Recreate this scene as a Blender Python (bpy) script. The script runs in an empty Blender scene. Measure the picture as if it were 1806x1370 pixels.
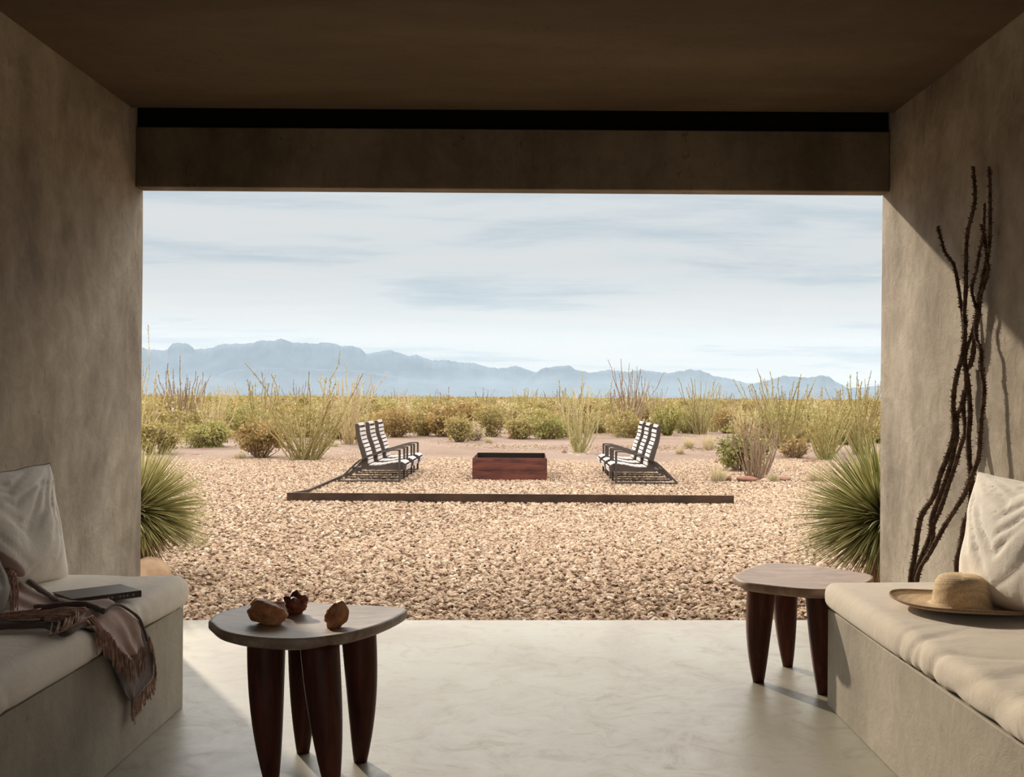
import bpy, bmesh, math, random
import numpy as np
from mathutils import Vector, Matrix, noise, Euler

random.seed(7)
F = 1900.0; VX, VY = 930.0, 700.0; H = 1.15; ROLL = 0.0065
GZ = -0.03
scene = bpy.context.scene
COL = scene.collection

# ------------------------------------------------------------------ survey helpers
def ray(px, py):
    dx, dy = px - VX, py - VY
    c, s = math.cos(ROLL), math.sin(ROLL)
    return (dx * c + dy * s) / F, (-dx * s + dy * c) / F
def onZ(px, py, z):
    a, b = ray(px, py); Y = (H - z) / b
    return Vector((a * Y, Y, z))
def onX(px, py, x):
    a, b = ray(px, py); Y = x / a
    return Vector((x, Y, H - b * Y))
def atY(px, py, Y):
    a, b = ray(px, py)
    return Vector((a * Y, Y, H - b * Y))

# ------------------------------------------------------------------ materials
def newmat(name):
    m = bpy.data.materials.new(name); m.use_nodes = True
    nt = m.node_tree; b = nt.nodes['Principled BSDF']
    return m, nt, b
def N(nt, t, **kw):
    n = nt.nodes.new(t)
    for k, v in kw.items():
        if k in n.inputs: n.inputs[k].default_value = v
        else: setattr(n, k, v)
    return n
def ramp(nt, fac, stops):
    r = nt.nodes.new('ShaderNodeValToRGB')
    while len(r.color_ramp.elements) < len(stops): r.color_ramp.elements.new(0.5)
    for e, (p, c) in zip(r.color_ramp.elements, stops):
        e.position = p; e.color = (c[0], c[1], c[2], 1)
    nt.links.new(fac, r.inputs['Fac'])
    return r
def mix(nt, fac, a, b, mode='MIX'):
    n = nt.nodes.new('ShaderNodeMix'); n.data_type = 'RGBA'; n.blend_type = mode
    if isinstance(fac, (int, float)): n.inputs[0].default_value = fac
    else: nt.links.new(fac, n.inputs[0])
    for i, v in ((6, a), (7, b)):
        if isinstance(v, tuple): n.inputs[i].default_value = (v[0], v[1], v[2], 1)
        else: nt.links.new(v, n.inputs[i])
    return n.outputs[2]
def coords(nt, scale=(1, 1, 1), kind='Object', rot=(0, 0, 0)):
    tc = nt.nodes.new('ShaderNodeTexCoord'); mp = nt.nodes.new('ShaderNodeMapping')
    mp.inputs['Scale'].default_value = scale; mp.inputs['Rotation'].default_value = rot
    nt.links.new(tc.outputs[kind], mp.inputs['Vector'])
    return mp.outputs['Vector']
def noisetex(nt, vec, scale, detail=6, rough=0.6, dist=0.0):
    n = nt.nodes.new('ShaderNodeTexNoise')
    n.inputs['Scale'].default_value = scale; n.inputs['Detail'].default_value = detail
    n.inputs['Roughness'].default_value = rough; n.inputs['Distortion'].default_value = dist
    nt.links.new(vec, n.inputs['Vector'])
    return n.outputs['Fac']
def bump(nt, b, h, strength, dist=0.01, prev=None):
    n = nt.nodes.new('ShaderNodeBump'); n.inputs['Strength'].default_value = strength
    n.inputs['Distance'].default_value = dist
    nt.links.new(h, n.inputs['Height'])
    if prev: nt.links.new(prev, n.inputs['Normal'])
    nt.links.new(n.outputs['Normal'], b.inputs['Normal'])
    return n.outputs['Normal']

def concrete(name, dark, mid, light, rough=0.8, streak=(1, 1, 0.35), spec=0.3, bs=0.5, lo=0.3, hi=0.72, fine=0.35):
    m, nt, b = newmat(name)
    v1 = coords(nt, streak); v2 = coords(nt)
    n1 = noisetex(nt, v1, 1.6, 9, 0.62, 0.3)
    n2 = noisetex(nt, v2, 7.0, 8, 0.7, 0.4)
    c1 = ramp(nt, n1, [(lo, dark), (0.5, mid), (hi, light)]).outputs[0]
    c2 = ramp(nt, n2, [(0.33, (0.55, 0.53, 0.50)), (0.6, (1, 1, 1))]).outputs[0]
    c = mix(nt, fine, c1, c2, 'MULTIPLY')
    nt.links.new(c, b.inputs['Base Color'])
    sc = noisetex(nt, coords(nt, (1, 1, .28)), 34, 3, .55, 1.4); sc2 = noisetex(nt, v2, 1.7, 3, .5)
    ad = nt.nodes.new('ShaderNodeMath'); ad.operation = 'MULTIPLY_ADD'; nt.links.new(sc2, ad.inputs[0]); ad.inputs[1].default_value = .35; nt.links.new(sc, ad.inputs[2])
    scr = ramp(nt, ad.outputs[0], [(.46, (.62, .58, .54)), (.505, (1, 1, 1))]).outputs[0]
    nt.links.new(mix(nt, .75, c, scr, 'MULTIPLY'), b.inputs['Base Color'])
    b.inputs['Roughness'].default_value = rough
    b.inputs['Specular IOR Level'].default_value = spec
    n3 = noisetex(nt, v2, 28, 8, 0.7)
    p = bump(nt, b, n2, bs, 0.012)
    bump(nt, b, n3, bs * 0.5, 0.004, p)
    return m

M = {}
M['wall'] = concrete('plaster_concrete', (0.209, 0.169, 0.125), (0.342, 0.290, 0.223), (0.446, 0.389, 0.309), lo=.36, hi=.64, fine=.6, bs=.7, streak=(1, 1, .6))
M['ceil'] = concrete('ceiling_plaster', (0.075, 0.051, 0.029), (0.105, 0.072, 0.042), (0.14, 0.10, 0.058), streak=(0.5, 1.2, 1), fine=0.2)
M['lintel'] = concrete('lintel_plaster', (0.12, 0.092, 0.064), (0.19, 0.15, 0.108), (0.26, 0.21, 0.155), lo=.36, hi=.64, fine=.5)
M['bench'] = concrete('bench_concrete', (0.27, 0.235, 0.185), (0.37, 0.33, 0.265), (0.46, 0.415, 0.335), rough=0.7)
# floor
def floor_mat():
    m, nt, b = newmat('polished_concrete')
    v = coords(nt, (1.1, 0.8, 1)); v2 = coords(nt)
    n1 = noisetex(nt, v, 1.1, 9, 0.62, 0.5); n2 = noisetex(nt, v2, 5.5, 10, 0.75, 1.2)
    c1 = ramp(nt, n1, [(0.34, (0.226, 0.188, 0.138)), (0.5, (0.284, 0.256, 0.199)), (0.66, (0.320, 0.305, 0.251))]).outputs[0]
    c2 = ramp(nt, n2, [(0.30, (0.55, 0.50, 0.43)), (0.47, (0.93, 0.92, 0.9)), (0.7, (1, 1, 1))]).outputs[0]
    nt.links.new(mix(nt, 0.75, c1, c2, 'MULTIPLY'), b.inputs['Base Color'])
    r = ramp(nt, n2, [(0.3, (0.5,) * 3), (0.7, (0.27,) * 3)]).outputs[0]
    nt.links.new(r, b.inputs['Roughness'])
    b.inputs['Specular IOR Level'].default_value = 0.5
    bump(nt, b, n2, 0.12, 0.004)
    return m
M['floor'] = floor_mat()

def simple(name, col, rough=0.6, spec=0.3, metal=0.0, var=0.0, vscale=20, col2=None, bs=0.0, bscale=40, stretch=(1, 1, 1)):
    m, nt, b = newmat(name)
    b.inputs['Roughness'].default_value = rough; b.inputs['Metallic'].default_value = metal
    b.inputs['Specular IOR Level'].default_value = spec
    b.inputs['Base Color'].default_value = (*col, 1)
    if var or col2:
        c2 = col2 or tuple(x * (1 - var) for x in col)
        n = noisetex(nt, coords(nt, stretch), vscale, 6, 0.65, 0.3)
        nt.links.new(ramp(nt, n, [(0.36, c2), (0.62, col)]).outputs[0], b.inputs['Base Color'])
    if bs:
        bump(nt, b, noisetex(nt, coords(nt, stretch), bscale, 6, 0.7), bs, 0.006)
    return m
def fabric(name, col, col2, weave=380, bs=0.25, sheen=0.2, rough=0.95):
    m, nt, b = newmat(name)
    v = coords(nt)
    n = noisetex(nt, v, 5, 5, 0.6, 0.3)
    nt.links.new(ramp(nt, n, [(0.35, col2), (0.62, col)]).outputs[0], b.inputs['Base Color'])
    b.inputs['Roughness'].default_value = rough; b.inputs['Specular IOR Level'].default_value = 0.15
    b.inputs['Sheen Weight'].default_value = sheen
    n2 = noisetex(nt, v, weave, 2, 0.5); n3 = noisetex(nt, v, 14, 6, 0.6, 0.6)
    p = bump(nt, b, n3, 0.35, 0.012)
    bump(nt, b, n2, bs, 0.001, p)
    return m
M['linen'] = fabric('lightened_cream_linen', (0.893, 0.813, 0.699), (0.813, 0.739, 0.630))  # left cushion linen, lightened in colour to replace light missing there
M['linen_darkened'] = fabric('darkened_cream_linen', (0.637, 0.566, 0.468), (0.576, 0.503, 0.411))  # same linen for the right cushion, darkened in colour to offset the sun
M['linen_pillow'] = fabric('pillow_linen', (0.848, 0.800, 0.721), (0.784, 0.731, 0.647))
M['grey_linen'] = fabric('grey_linen', (0.36, 0.33, 0.29), (0.29, 0.265, 0.235))
M['piping'] = fabric('brown_piping', (0.22, 0.15, 0.12), (0.15, 0.10, 0.08))
M['mauve'] = fabric('mauve_wool', (0.52, 0.37, 0.31), (0.42, 0.29, 0.245), weave=260)
M['brown_wool'] = fabric('brown_wool', (0.13, 0.085, 0.066), (0.085, 0.055, 0.044), weave=260)
M['tassel'] = simple('tassel_yarn', (0.50, 0.30, 0.22), 0.9, 0.1, col2=(0.20, 0.115, 0.085), vscale=30)

def wood(name, dark, mid, light, stretch=(14, 2, 14), rough=0.45, spec=0.4):
    m, nt, b = newmat(name)
    v = coords(nt, stretch)
    n = noisetex(nt, v, 2.2, 8, 0.65, 0.8)
    n2 = noisetex(nt, coords(nt), 9, 6, 0.6, 0.2)
    c = ramp(nt, n, [(0.3, dark), (0.5, mid), (0.72, light)]).outputs[0]
    c2 = ramp(nt, n2, [(0.35, (0.6, 0.58, 0.56)), (0.6, (1, 1, 1))]).outputs[0]
    nt.links.new(mix(nt, 0.5, c, c2, 'MULTIPLY'), b.inputs['Base Color'])
    b.inputs['Roughness'].default_value = rough; b.inputs['Specular IOR Level'].default_value = spec
    bump(nt, b, n, 0.35, 0.003)
    return m
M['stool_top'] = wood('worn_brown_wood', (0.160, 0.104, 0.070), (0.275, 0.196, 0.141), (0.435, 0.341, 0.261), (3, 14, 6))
M['stool_top_lit'] = wood('worn_sunlit_wood', (0.204, 0.126, 0.082), (0.324, 0.210, 0.144), (0.432, 0.300, 0.216), (3, 16, 6), rough=0.55)  # copy of the stool wood with a sunlit tone put into its colour
M['stool_leg'] = wood('dark_red_wood', (0.035, 0.010, 0.006), (0.075, 0.020, 0.011), (0.13, 0.038, 0.02), (14, 14, 1.5), rough=0.45, spec=.2)
M['rock_amber'] = simple('amber_stone', (0.66, 0.33, 0.14), 0.45, 0.4, col2=(0.28, 0.085, 0.032), vscale=14, bs=0.6, bscale=40)
M['rock_red'] = simple('red_stone', (0.36, 0.10, 0.05), 0.35, 0.5, col2=(0.10, 0.025, 0.015), vscale=22, bs=0.8, bscale=50)
M['book'] = simple('black_cloth_cover', (0.10, 0.083, 0.070), 0.45, 0.4, var=0.3, vscale=30)
M['paper'] = simple('page_edges', (0.50, 0.40, 0.28), 0.9, 0.1, var=0.25, vscale=200, stretch=(1, 1, 12))
M['gilt'] = simple('spine_lettering', (0.38, 0.32, 0.26), 0.5, 0.4)
M['steel'] = simple('rusted_steel', (0.13, 0.035, 0.020), 0.55, 0.4, 0.15, col2=(0.05, 0.014, 0.011), vscale=5, bs=0.25, bscale=14, stretch=(0.6, 1, 3))
M['soot'] = simple('soot_black_steel', (0.018, 0.012, 0.010), 0.9, 0.1)
M['curb'] = simple('weathered_steel_edging', (0.06, 0.034, 0.021), 0.7, 0.2, 0.1, col2=(0.03, 0.017, 0.011), vscale=3, stretch=(1, 1, 2))
M['black_steel'] = simple('black_channel', (0.006, 0.006, 0.006), 0.7, 0.1)
M['chair'] = simple('grey_painted_timber', (0.058, 0.045, 0.037), 0.6, 0.25, var=0.2, vscale=6)
M['chair_slat'] = simple('sunlit_grey_slats', (0.50, 0.45, 0.43), 0.5, 0.4, var=0.2, vscale=9)  # chair timber lightened in colour so the slats look sunlit
M['bark'] = simple('thorny_bark', (0.15, 0.095, 0.06), 0.85, 0.2, col2=(0.045, 0.025, 0.016), vscale=30, bs=0.8, bscale=60)
M['boulder'] = simple('tan_boulder', (0.46, 0.31, 0.20), 0.9, 0.1, var=0.25, vscale=8, bs=0.4, bscale=20)
M['redrock'] = simple('red_sandstone', (0.26, 0.13, 0.095), 0.9, 0.1, var=0.35, vscale=6, bs=0.5, bscale=14)
M['tanrock'] = simple('tan_sandstone', (0.46, 0.32, 0.24), 0.9, 0.1, var=0.3, vscale=6, bs=0.5, bscale=14)
M['mount'] = simple('hazed_mountain_rock', (0.105, 0.135, 0.17), 1.0, 0.0, var=0.15, vscale=0.01)  # rock colour paled and blued to carry part of the haze

def straw_mat():
    m, nt, b = newmat('woven_straw')
    tc = nt.nodes.new('ShaderNodeTexCoord')
    sp = nt.nodes.new('ShaderNodeSeparateXYZ'); nt.links.new(tc.outputs['Object'], sp.inputs[0])
    w = nt.nodes.new('ShaderNodeTexWave'); w.wave_type = 'BANDS'; w.bands_direction = 'Z'
    w.inputs['Scale'].default_value = 95; w.inputs['Distortion'].default_value = 1.5; w.inputs['Detail'].default_value = 3
    w.inputs['Detail Scale'].default_value = 4
    nt.links.new(tc.outputs['Object'], w.inputs['Vector'])
    r = nt.nodes.new('ShaderNodeTexWave'); r.wave_type = 'RINGS'; r.rings_direction = 'Z'
    r.inputs['Scale'].default_value = 75; r.inputs['Distortion'].default_value = 1.5
    nt.links.new(tc.outputs['Object'], r.inputs['Vector'])
    f = mix(nt, 0.5, w.outputs['Color'], r.outputs['Color'])
    n = noisetex(nt, tc.outputs['Object'], 160, 3, 0.6)
    c = ramp(nt, n, [(0.3, (0.54, 0.38, 0.22)), (0.6, (0.74, 0.57, 0.37))]).outputs[0]
    c3 = ramp(nt, f, [(0.2, (0.72, 0.68, 0.62)), (0.6, (1, 1, 1))]).outputs[0]
    nt.links.new(mix(nt, 0.8, c, c3, 'MULTIPLY'), b.inputs['Base Color'])
    b.inputs['Roughness'].default_value = 0.8; b.inputs['Specular IOR Level'].default_value = 0.2
    bump(nt, b, f, 0.6, 0.002)
    return m
M['straw'] = straw_mat()
M['straw_edge'] = simple('straw_binding', (0.34, 0.21, 0.12), 0.8, 0.2, var=0.3, vscale=120)

def leafmat(name, c1, c2, trans=0.3, tcol=None, scale=3.0, c3=None):
    m, nt, b = newmat(name)
    oi = nt.nodes.new('ShaderNodeNewGeometry')
    stops = [(0.1, c1), (0.6, c2)]
    if c3: stops.append((0.9, c3))
    r = ramp(nt, oi.outputs['Random Per Island'], stops)
    nt.links.new(r.outputs[0], b.inputs['Base Color'])
    b.inputs['Roughness'].default_value = 0.6; b.inputs['Specular IOR Level'].default_value = 0.25
    t = nt.nodes.new('ShaderNodeBsdfTranslucent'); nt.links.new(r.outputs[0], t.inputs['Color'])
    mx = nt.nodes.new('ShaderNodeMixShader'); mx.inputs[0].default_value = trans
    nt.links.new(b.outputs[0], mx.inputs[1]); nt.links.new(t.outputs[0], mx.inputs[2])
    nt.links.new(mx.outputs[0], nt.nodes['Material Output'].inputs['Surface'])
    return m
M['leaf_olive'] = leafmat('olive_leaves', (0.237, 0.180, 0.054), (0.323, 0.262, 0.095), 0.4, c3=(0.398, 0.332, 0.160))
M['leaf_green'] = leafmat('green_leaves', (0.209, 0.198, 0.051), (0.311, 0.282, 0.090), 0.4, c3=(0.406, 0.355, 0.158))
M['leaf_rust'] = leafmat('rusty_leaves', (0.237, 0.147, 0.049), (0.323, 0.223, 0.083), 0.4, c3=(0.386, 0.294, 0.136))
M['leaf_far'] = leafmat('distant_leaves', (0.218, 0.154, 0.053), (0.302, 0.243, 0.091), 0.4, c3=(0.375, 0.320, 0.152))
M['leaf_pale'] = leafmat('pale_leaves', (0.414, 0.349, 0.202), (0.493, 0.411, 0.262), 0.4)
M['leaf_dark'] = leafmat('dark_leaves', (0.116, 0.116, 0.031), (0.213, 0.205, 0.063), 0.3, c3=(0.320, 0.275, 0.106))
M['stem_tan'] = leafmat('tan_stems', (0.352, 0.257, 0.122), (0.489, 0.381, 0.206), 0.0)
M['stem_mid'] = leafmat('olive_brown_stems', (0.20, 0.155, 0.06), (0.33, 0.27, 0.12), 0.0)
M['stem_yellow'] = leafmat('yellow_stems', (0.323, 0.289, 0.102), (0.459, 0.399, 0.178), 0.1)
M['stem_brown'] = leafmat('brown_stems', (0.16, 0.105, 0.07), (0.27, 0.19, 0.13), 0.0)
M['twig'] = leafmat('twigs', (0.17, 0.11, 0.075), (0.30, 0.21, 0.15), 0.0)
M['sotol'] = leafmat('sotol_green', (0.093, 0.098, 0.027), (0.255, 0.238, 0.076), 0.25, c3=(0.510, 0.451, 0.212))
M['sotol_yellow'] = leafmat('sotol_yellow_green', (0.170, 0.162, 0.051), (0.357, 0.323, 0.119), 0.3, c3=(0.527, 0.459, 0.238))
M['sotol_dry'] = leafmat('sotol_dry', (0.17, 0.09, 0.045), (0.30, 0.17, 0.09), 0.1)

def pebble_mat():
    m, nt, b = newmat('gravel_stone')
    oi = nt.nodes.new('ShaderNodeObjectInfo')
    r = ramp(nt, oi.outputs['Random'], [(0.0, (0.238, 0.159, 0.105)), (0.3, (0.351, 0.250, 0.172)), (0.55, (0.421, 0.313, 0.220)),
                                        (0.8, (0.491, 0.379, 0.277)), (0.93, (0.351, 0.218, 0.154)), (1.0, (0.589, 0.519, 0.428))])
    n = noisetex(nt, coords(nt), 2.5, 4, 0.6)
    c2 = ramp(nt, n, [(0.3, (0.7, 0.68, 0.66)), (0.6, (1, 1, 1))]).outputs[0]
    nt.links.new(mix(nt, 0.7, r.outputs[0], c2, 'MULTIPLY'), b.inputs['Base Color'])
    b.inputs['Roughness'].default_value = 0.9; b.inputs['Specular IOR Level'].default_value = 0.15
    return m
M['pebble'] = pebble_mat()

def ground_mat():
    m, nt, b = newmat('desert_soil')
    tc = nt.nodes.new('ShaderNodeTexCoord')
    sp = nt.nodes.new('ShaderNodeSeparateXYZ'); nt.links.new(tc.outputs['Object'], sp.inputs[0])
    n1 = noisetex(nt, tc.outputs['Object'], 0.35, 8, 0.65, 0.4)
    n2 = noisetex(nt, tc.outputs['Object'], 9, 8, 0.75, 0.3)
    n3 = noisetex(nt, tc.outputs['Object'], 45, 5, 0.7)
    sand = ramp(nt, n1, [(0.35, (0.194, 0.134, 0.102)), (0.5, (0.225, 0.163, 0.129)), (0.66, (0.253, 0.191, 0.155))]).outputs[0]
    speck = ramp(nt, n3, [(0.3, (0.55, 0.48, 0.42)), (0.48, (1, 1, 1))]).outputs[0]
    sand = mix(nt, 0.6, sand, speck, 'MULTIPLY')
    far = ramp(nt, n2, [(0.4, (0.22, 0.17, 0.065)), (0.6, (0.32, 0.25, 0.11))]).outputs[0]
    soil = ramp(nt, n2, [(0.4, (0.14, 0.09, 0.06)), (0.6, (0.26, 0.175, 0.12))]).outputs[0]
    # the gravel bed's dark bedding soil gives way to pale sand, scrub cover takes over far off
    add = nt.nodes.new('ShaderNodeMath'); add.operation = 'MULTIPLY_ADD'
    nt.links.new(n1, add.inputs[0]); add.inputs[1].default_value = 9; nt.links.new(sp.outputs['Y'], add.inputs[2])
    mr = nt.nodes.new('ShaderNodeMapRange'); mr.inputs[1].default_value = 16; mr.inputs[2].default_value = 25
    nt.links.new(add.outputs[0], mr.inputs[0])
    c = mix(nt, mr.outputs[0], soil, sand)
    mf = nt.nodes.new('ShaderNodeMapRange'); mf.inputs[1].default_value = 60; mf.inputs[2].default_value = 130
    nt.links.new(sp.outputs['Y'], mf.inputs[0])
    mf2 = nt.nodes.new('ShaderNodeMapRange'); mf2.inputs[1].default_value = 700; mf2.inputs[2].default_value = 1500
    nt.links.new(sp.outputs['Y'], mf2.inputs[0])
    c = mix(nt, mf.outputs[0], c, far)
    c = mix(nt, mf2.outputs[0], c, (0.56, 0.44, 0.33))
    nt.links.new(c, b.inputs['Base Color'])
    b.inputs['Roughness'].default_value = 0.95; b.inputs['Specular IOR Level'].default_value = 0.1
    p = bump(nt, b, n2, 0.8, 0.05); bump(nt, b, n3, 0.6, 0.02, p)
    return m
M['ground'] = ground_mat()

# ------------------------------------------------------------------ mesh builder
class MB:
    def __init__(s): s.v = []; s.f = []
    def add(s, vs, fs):
        o = len(s.v); s.v.extend([tuple(v) for v in vs]); s.f.extend([tuple(i + o for i in f) for f in fs])
    def box(s, lo, hi):
        x0, y0, z0 = lo; x1, y1, z1 = hi
        s.add([(x0, y0, z0), (x1, y0, z0), (x1, y1, z0), (x0, y1, z0), (x0, y0, z1), (x1, y0, z1), (x1, y1, z1), (x0, y1, z1)],
              [(0, 3, 2, 1), (4, 5, 6, 7), (0, 1, 5, 4), (1, 2, 6, 5), (2, 3, 7, 6), (3, 0, 4, 7)])
    def prism(s, poly, axis, a, b):
        n = len(poly)
        def mk(p, t):
            if axis == 'y': return (p[0], t, p[1])
            if axis == 'z': return (p[0], p[1], t)
            return (t, p[0], p[1])
        vs = [mk(p, a) for p in poly] + [mk(p, b) for p in poly]
        fs = [tuple(range(n)), tuple(range(2 * n - 1, n - 1, -1))]
        for i in range(n):
            j = (i + 1) % n; fs.append((i, i + n, j + n, j))
        s.add(vs, fs)
    def tube(s, pts, rad, n=6, cap=True):
        pts = [Vector(p) for p in pts]
        if not hasattr(rad, '__len__'): rad = [rad] * len(pts)
        up = None; vs = []; k = len(pts)
        for i, p in enumerate(pts):
            t = (pts[min(i + 1, k - 1)] - pts[max(i - 1, 0)])
            t = t.normalized() if t.length > 1e-9 else Vector((0, 0, 1))
            if up is None:
                up = t.orthogonal().normalized()
            else:
                up = (up - t * up.dot(t)); up = up.normalized() if up.length > 1e-6 else t.orthogonal().normalized()
            w = t.cross(up)
            for j in range(n):
                a = 2 * math.pi * j / n
                vs.append(p + (up * math.cos(a) + w * math.sin(a)) * rad[i])
        fs = []
        for i in range(k - 1):
            for j in range(n):
                fs.append((i * n + j, i * n + (j + 1) % n, (i + 1) * n + (j + 1) % n, (i + 1) * n + j))
        if cap:
            fs.append(tuple(range(n - 1, -1, -1))); fs.append(tuple((k - 1) * n + j for j in range(n)))
        s.add(vs, fs)
    def bar(s, pts, w, t, side=(0, 1, 0)):
        """flat bar along pts: w across 'side', t in the other direction"""
        pts = [Vector(p) for p in pts]; sd = Vector(side); vs = []; k = len(pts)
        for i, p in enumerate(pts):
            a = (pts[min(i + 1, k - 1)] - pts[max(i - 1, 0)]).normalized()
            nn = a.cross(sd).normalized()
            for (q, r) in ((-1, -1), (1, -1), (1, 1), (-1, 1)):
                vs.append(p + sd * (q * w / 2) + nn * (r * t / 2))
        fs = [(3, 2, 1, 0), tuple((k - 1) * 4 + j for j in range(4))]
        for i in range(k - 1):
            for j in range(4):
                fs.append((i * 4 + j, i * 4 + (j + 1) % 4, (i + 1) * 4 + (j + 1) % 4, (i + 1) * 4 + j))
        s.add(vs, fs)
    def lathe(s, prof, n=48, c=(0, 0, 0)):
        vs = []; fs = []; k = len(prof)
        for i in range(n):
            a = 2 * math.pi * i / n
            for r, z in prof: vs.append((c[0] + r * math.cos(a), c[1] + r * math.sin(a), c[2] + z))
        for i in range(n):
            for j in range(k - 1):
                i2 = (i + 1) % n
                fs.append((i * k + j, i2 * k + j, i2 * k + j + 1, i * k + j + 1))
        s.add(vs, fs)
    def build(s, name, mat, parent=None, smooth=False, bevel=0, loc=None, autos=None):
        me = bpy.data.meshes.new(name)
        me.from_pydata(s.v, [], s.f); me.update()
        bm = bmesh.new(); bm.from_mesh(me)
        if len(s.f) < 60000: bmesh.ops.recalc_face_normals(bm, faces=bm.faces)
        bm.to_mesh(me); bm.free()
        if isinstance(mat, str): mat = M[mat]
        me.materials.append(mat)
        if smooth: me.polygons.foreach_set('use_smooth', [True] * len(me.polygons))
        o = bpy.data.objects.new(name, me); COL.objects.link(o)
        if parent: o.parent = parent
        if loc is not None: o.location = loc
        if bevel:
            md = o.modifiers.new('b', 'BEVEL'); md.width = bevel; md.segments = 2; md.limit_method = 'ANGLE'
        return o

def tag(o, label, cat, group=None, kind=None):
    o['label'] = label
    if cat: o['category'] = cat
    if group: o['group'] = group
    if kind: o['kind'] = kind
    return o
def empty(name, loc=(0, 0, 0), rz=0):
    o = bpy.data.objects.new(name, None); COL.objects.link(o)
    o.location = loc; o.rotation_euler = (0, 0, rz); o.empty_display_size = 0.1
    return o
def copy_tree(o, parent=None):
    c = o.copy(); COL.objects.link(c); c.parent = parent
    for ch in list(o.children): copy_tree(ch, c)
    return c
def struct(o, label=None):
    o['kind'] = 'structure'
    if label: o['label'] = label
    return o
def arr_obj(name, V, Fc, mat, parent=None, smooth=False):
    """numpy quads/tris -> object"""
    me = bpy.data.meshes.new(name)
    nv, nf, k = len(V), len(Fc), Fc.shape[1]
    me.vertices.add(nv); me.vertices.foreach_set('co', V.astype(np.float32).ravel())
    me.loops.add(nf * k); me.loops.foreach_set('vertex_index', Fc.astype(np.int32).ravel())
    me.polygons.add(nf); me.polygons.foreach_set('loop_start', np.arange(0, nf * k, k, dtype=np.int32))
    me.update(calc_edges=True); me.validate()
    me.materials.append(M[mat] if isinstance(mat, str) else mat)
    if smooth: me.polygons.foreach_set('use_smooth', [True] * nf)
    o = bpy.data.objects.new(name, me); COL.objects.link(o)
    if parent: o.parent = parent
    return o

# ------------------------------------------------------------------ the shelter
XL, XR = -1.99, 1.826
YO = 5.56
b = MB()
b.prism([(XL - .4, -2.6), (XR + .4, -2.6), (XR + .4, 5.625), (1.47, 5.60), (-1.75, 5.50), (XL - .4, 5.48)], 'z', -0.16, 0.0)
struct(b.build('floor', 'floor'), 'polished pale concrete floor of the shelter')
def grid_wall(name, x, thick, mat):
    # inner face gently uneven like hand-trowelled plaster
    s = 1 if thick > 0 else -1
    m = MB(); ny, nz = 150, 52; y0, y1, z0, z1 = -2.1, YO, 0.0, 2.9
    vs = []
    for i in range(ny + 1):
        for j in range(nz + 1):
            y = y0 + (y1 - y0) * i / ny; z = z0 + (z1 - z0) * j / nz
            d = noise.noise(Vector((x, y * 1.3, z * 1.3))) * 0.006 + noise.noise(Vector((x, y * 6, z * 4))) * 0.0018
            if i == ny: d *= .6
            vs.append((x + d, y, z))
    fs = [(i * (nz + 1) + j, (i + 1) * (nz + 1) + j, (i + 1) * (nz + 1) + j + 1, i * (nz + 1) + j + 1) for i in range(ny) for j in range(nz)]
    m.add(vs, fs)
    o2 = len(m.v); xo = x + thick
    m.v += [(xo, y0, z0), (xo, y1, z0), (xo, y1, z1), (xo, y0, z1)]
    m.f.append((o2, o2 + 1, o2 + 2, o2 + 3))
    e = [ny * (nz + 1) + j for j in range(nz + 1)]; m.f.append(tuple([o2 + 1] + e + [o2 + 2]))
    e = [j for j in range(nz + 1)]; m.f.append(tuple([o2] + e + [o2 + 3]))
    e = [i * (nz + 1) + nz for i in range(ny + 1)]; m.f.append(tuple([o2 + 3] + e + [o2 + 2]))
    e = [i * (nz + 1) for i in range(ny + 1)]; m.f.append(tuple([o2] + e + [o2 + 1]))
    return m.build(name, mat)
struct(grid_wall('wall_left', XL, -.4, 'wall'), 'left trowelled concrete wall')
struct(grid_wall('wall_right', XR, .4, 'wall'), 'right trowelled concrete wall with diagonal sun edge')
b = MB(); b.box((XL, -2.1, 0), (-1.8, -1.8, 2.9)); b.box((1.65, -2.1, 0), (XR, -1.8, 2.9)); b.box((-1.8, -2.1, 2.35), (1.65, -1.8, 2.9)); struct(b.build('wall_back', 'wall'), 'unseen rear wall with a wide opening added for fill light')  # the gap in this unseen wall is added to let in fill light
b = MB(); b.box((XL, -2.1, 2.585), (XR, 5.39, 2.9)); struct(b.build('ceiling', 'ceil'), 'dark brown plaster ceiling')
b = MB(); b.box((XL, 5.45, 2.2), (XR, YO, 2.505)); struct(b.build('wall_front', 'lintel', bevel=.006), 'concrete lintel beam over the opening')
b = MB(); b.box((XL, 5.475, 2.506), (XR, 5.54, 2.9)); b.box((XL, 5.39, 2.82), (XR, 5.475, 2.9))
struct(b.build('trim_1', 'black_steel'), 'black channel between ceiling and lintel')

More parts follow.
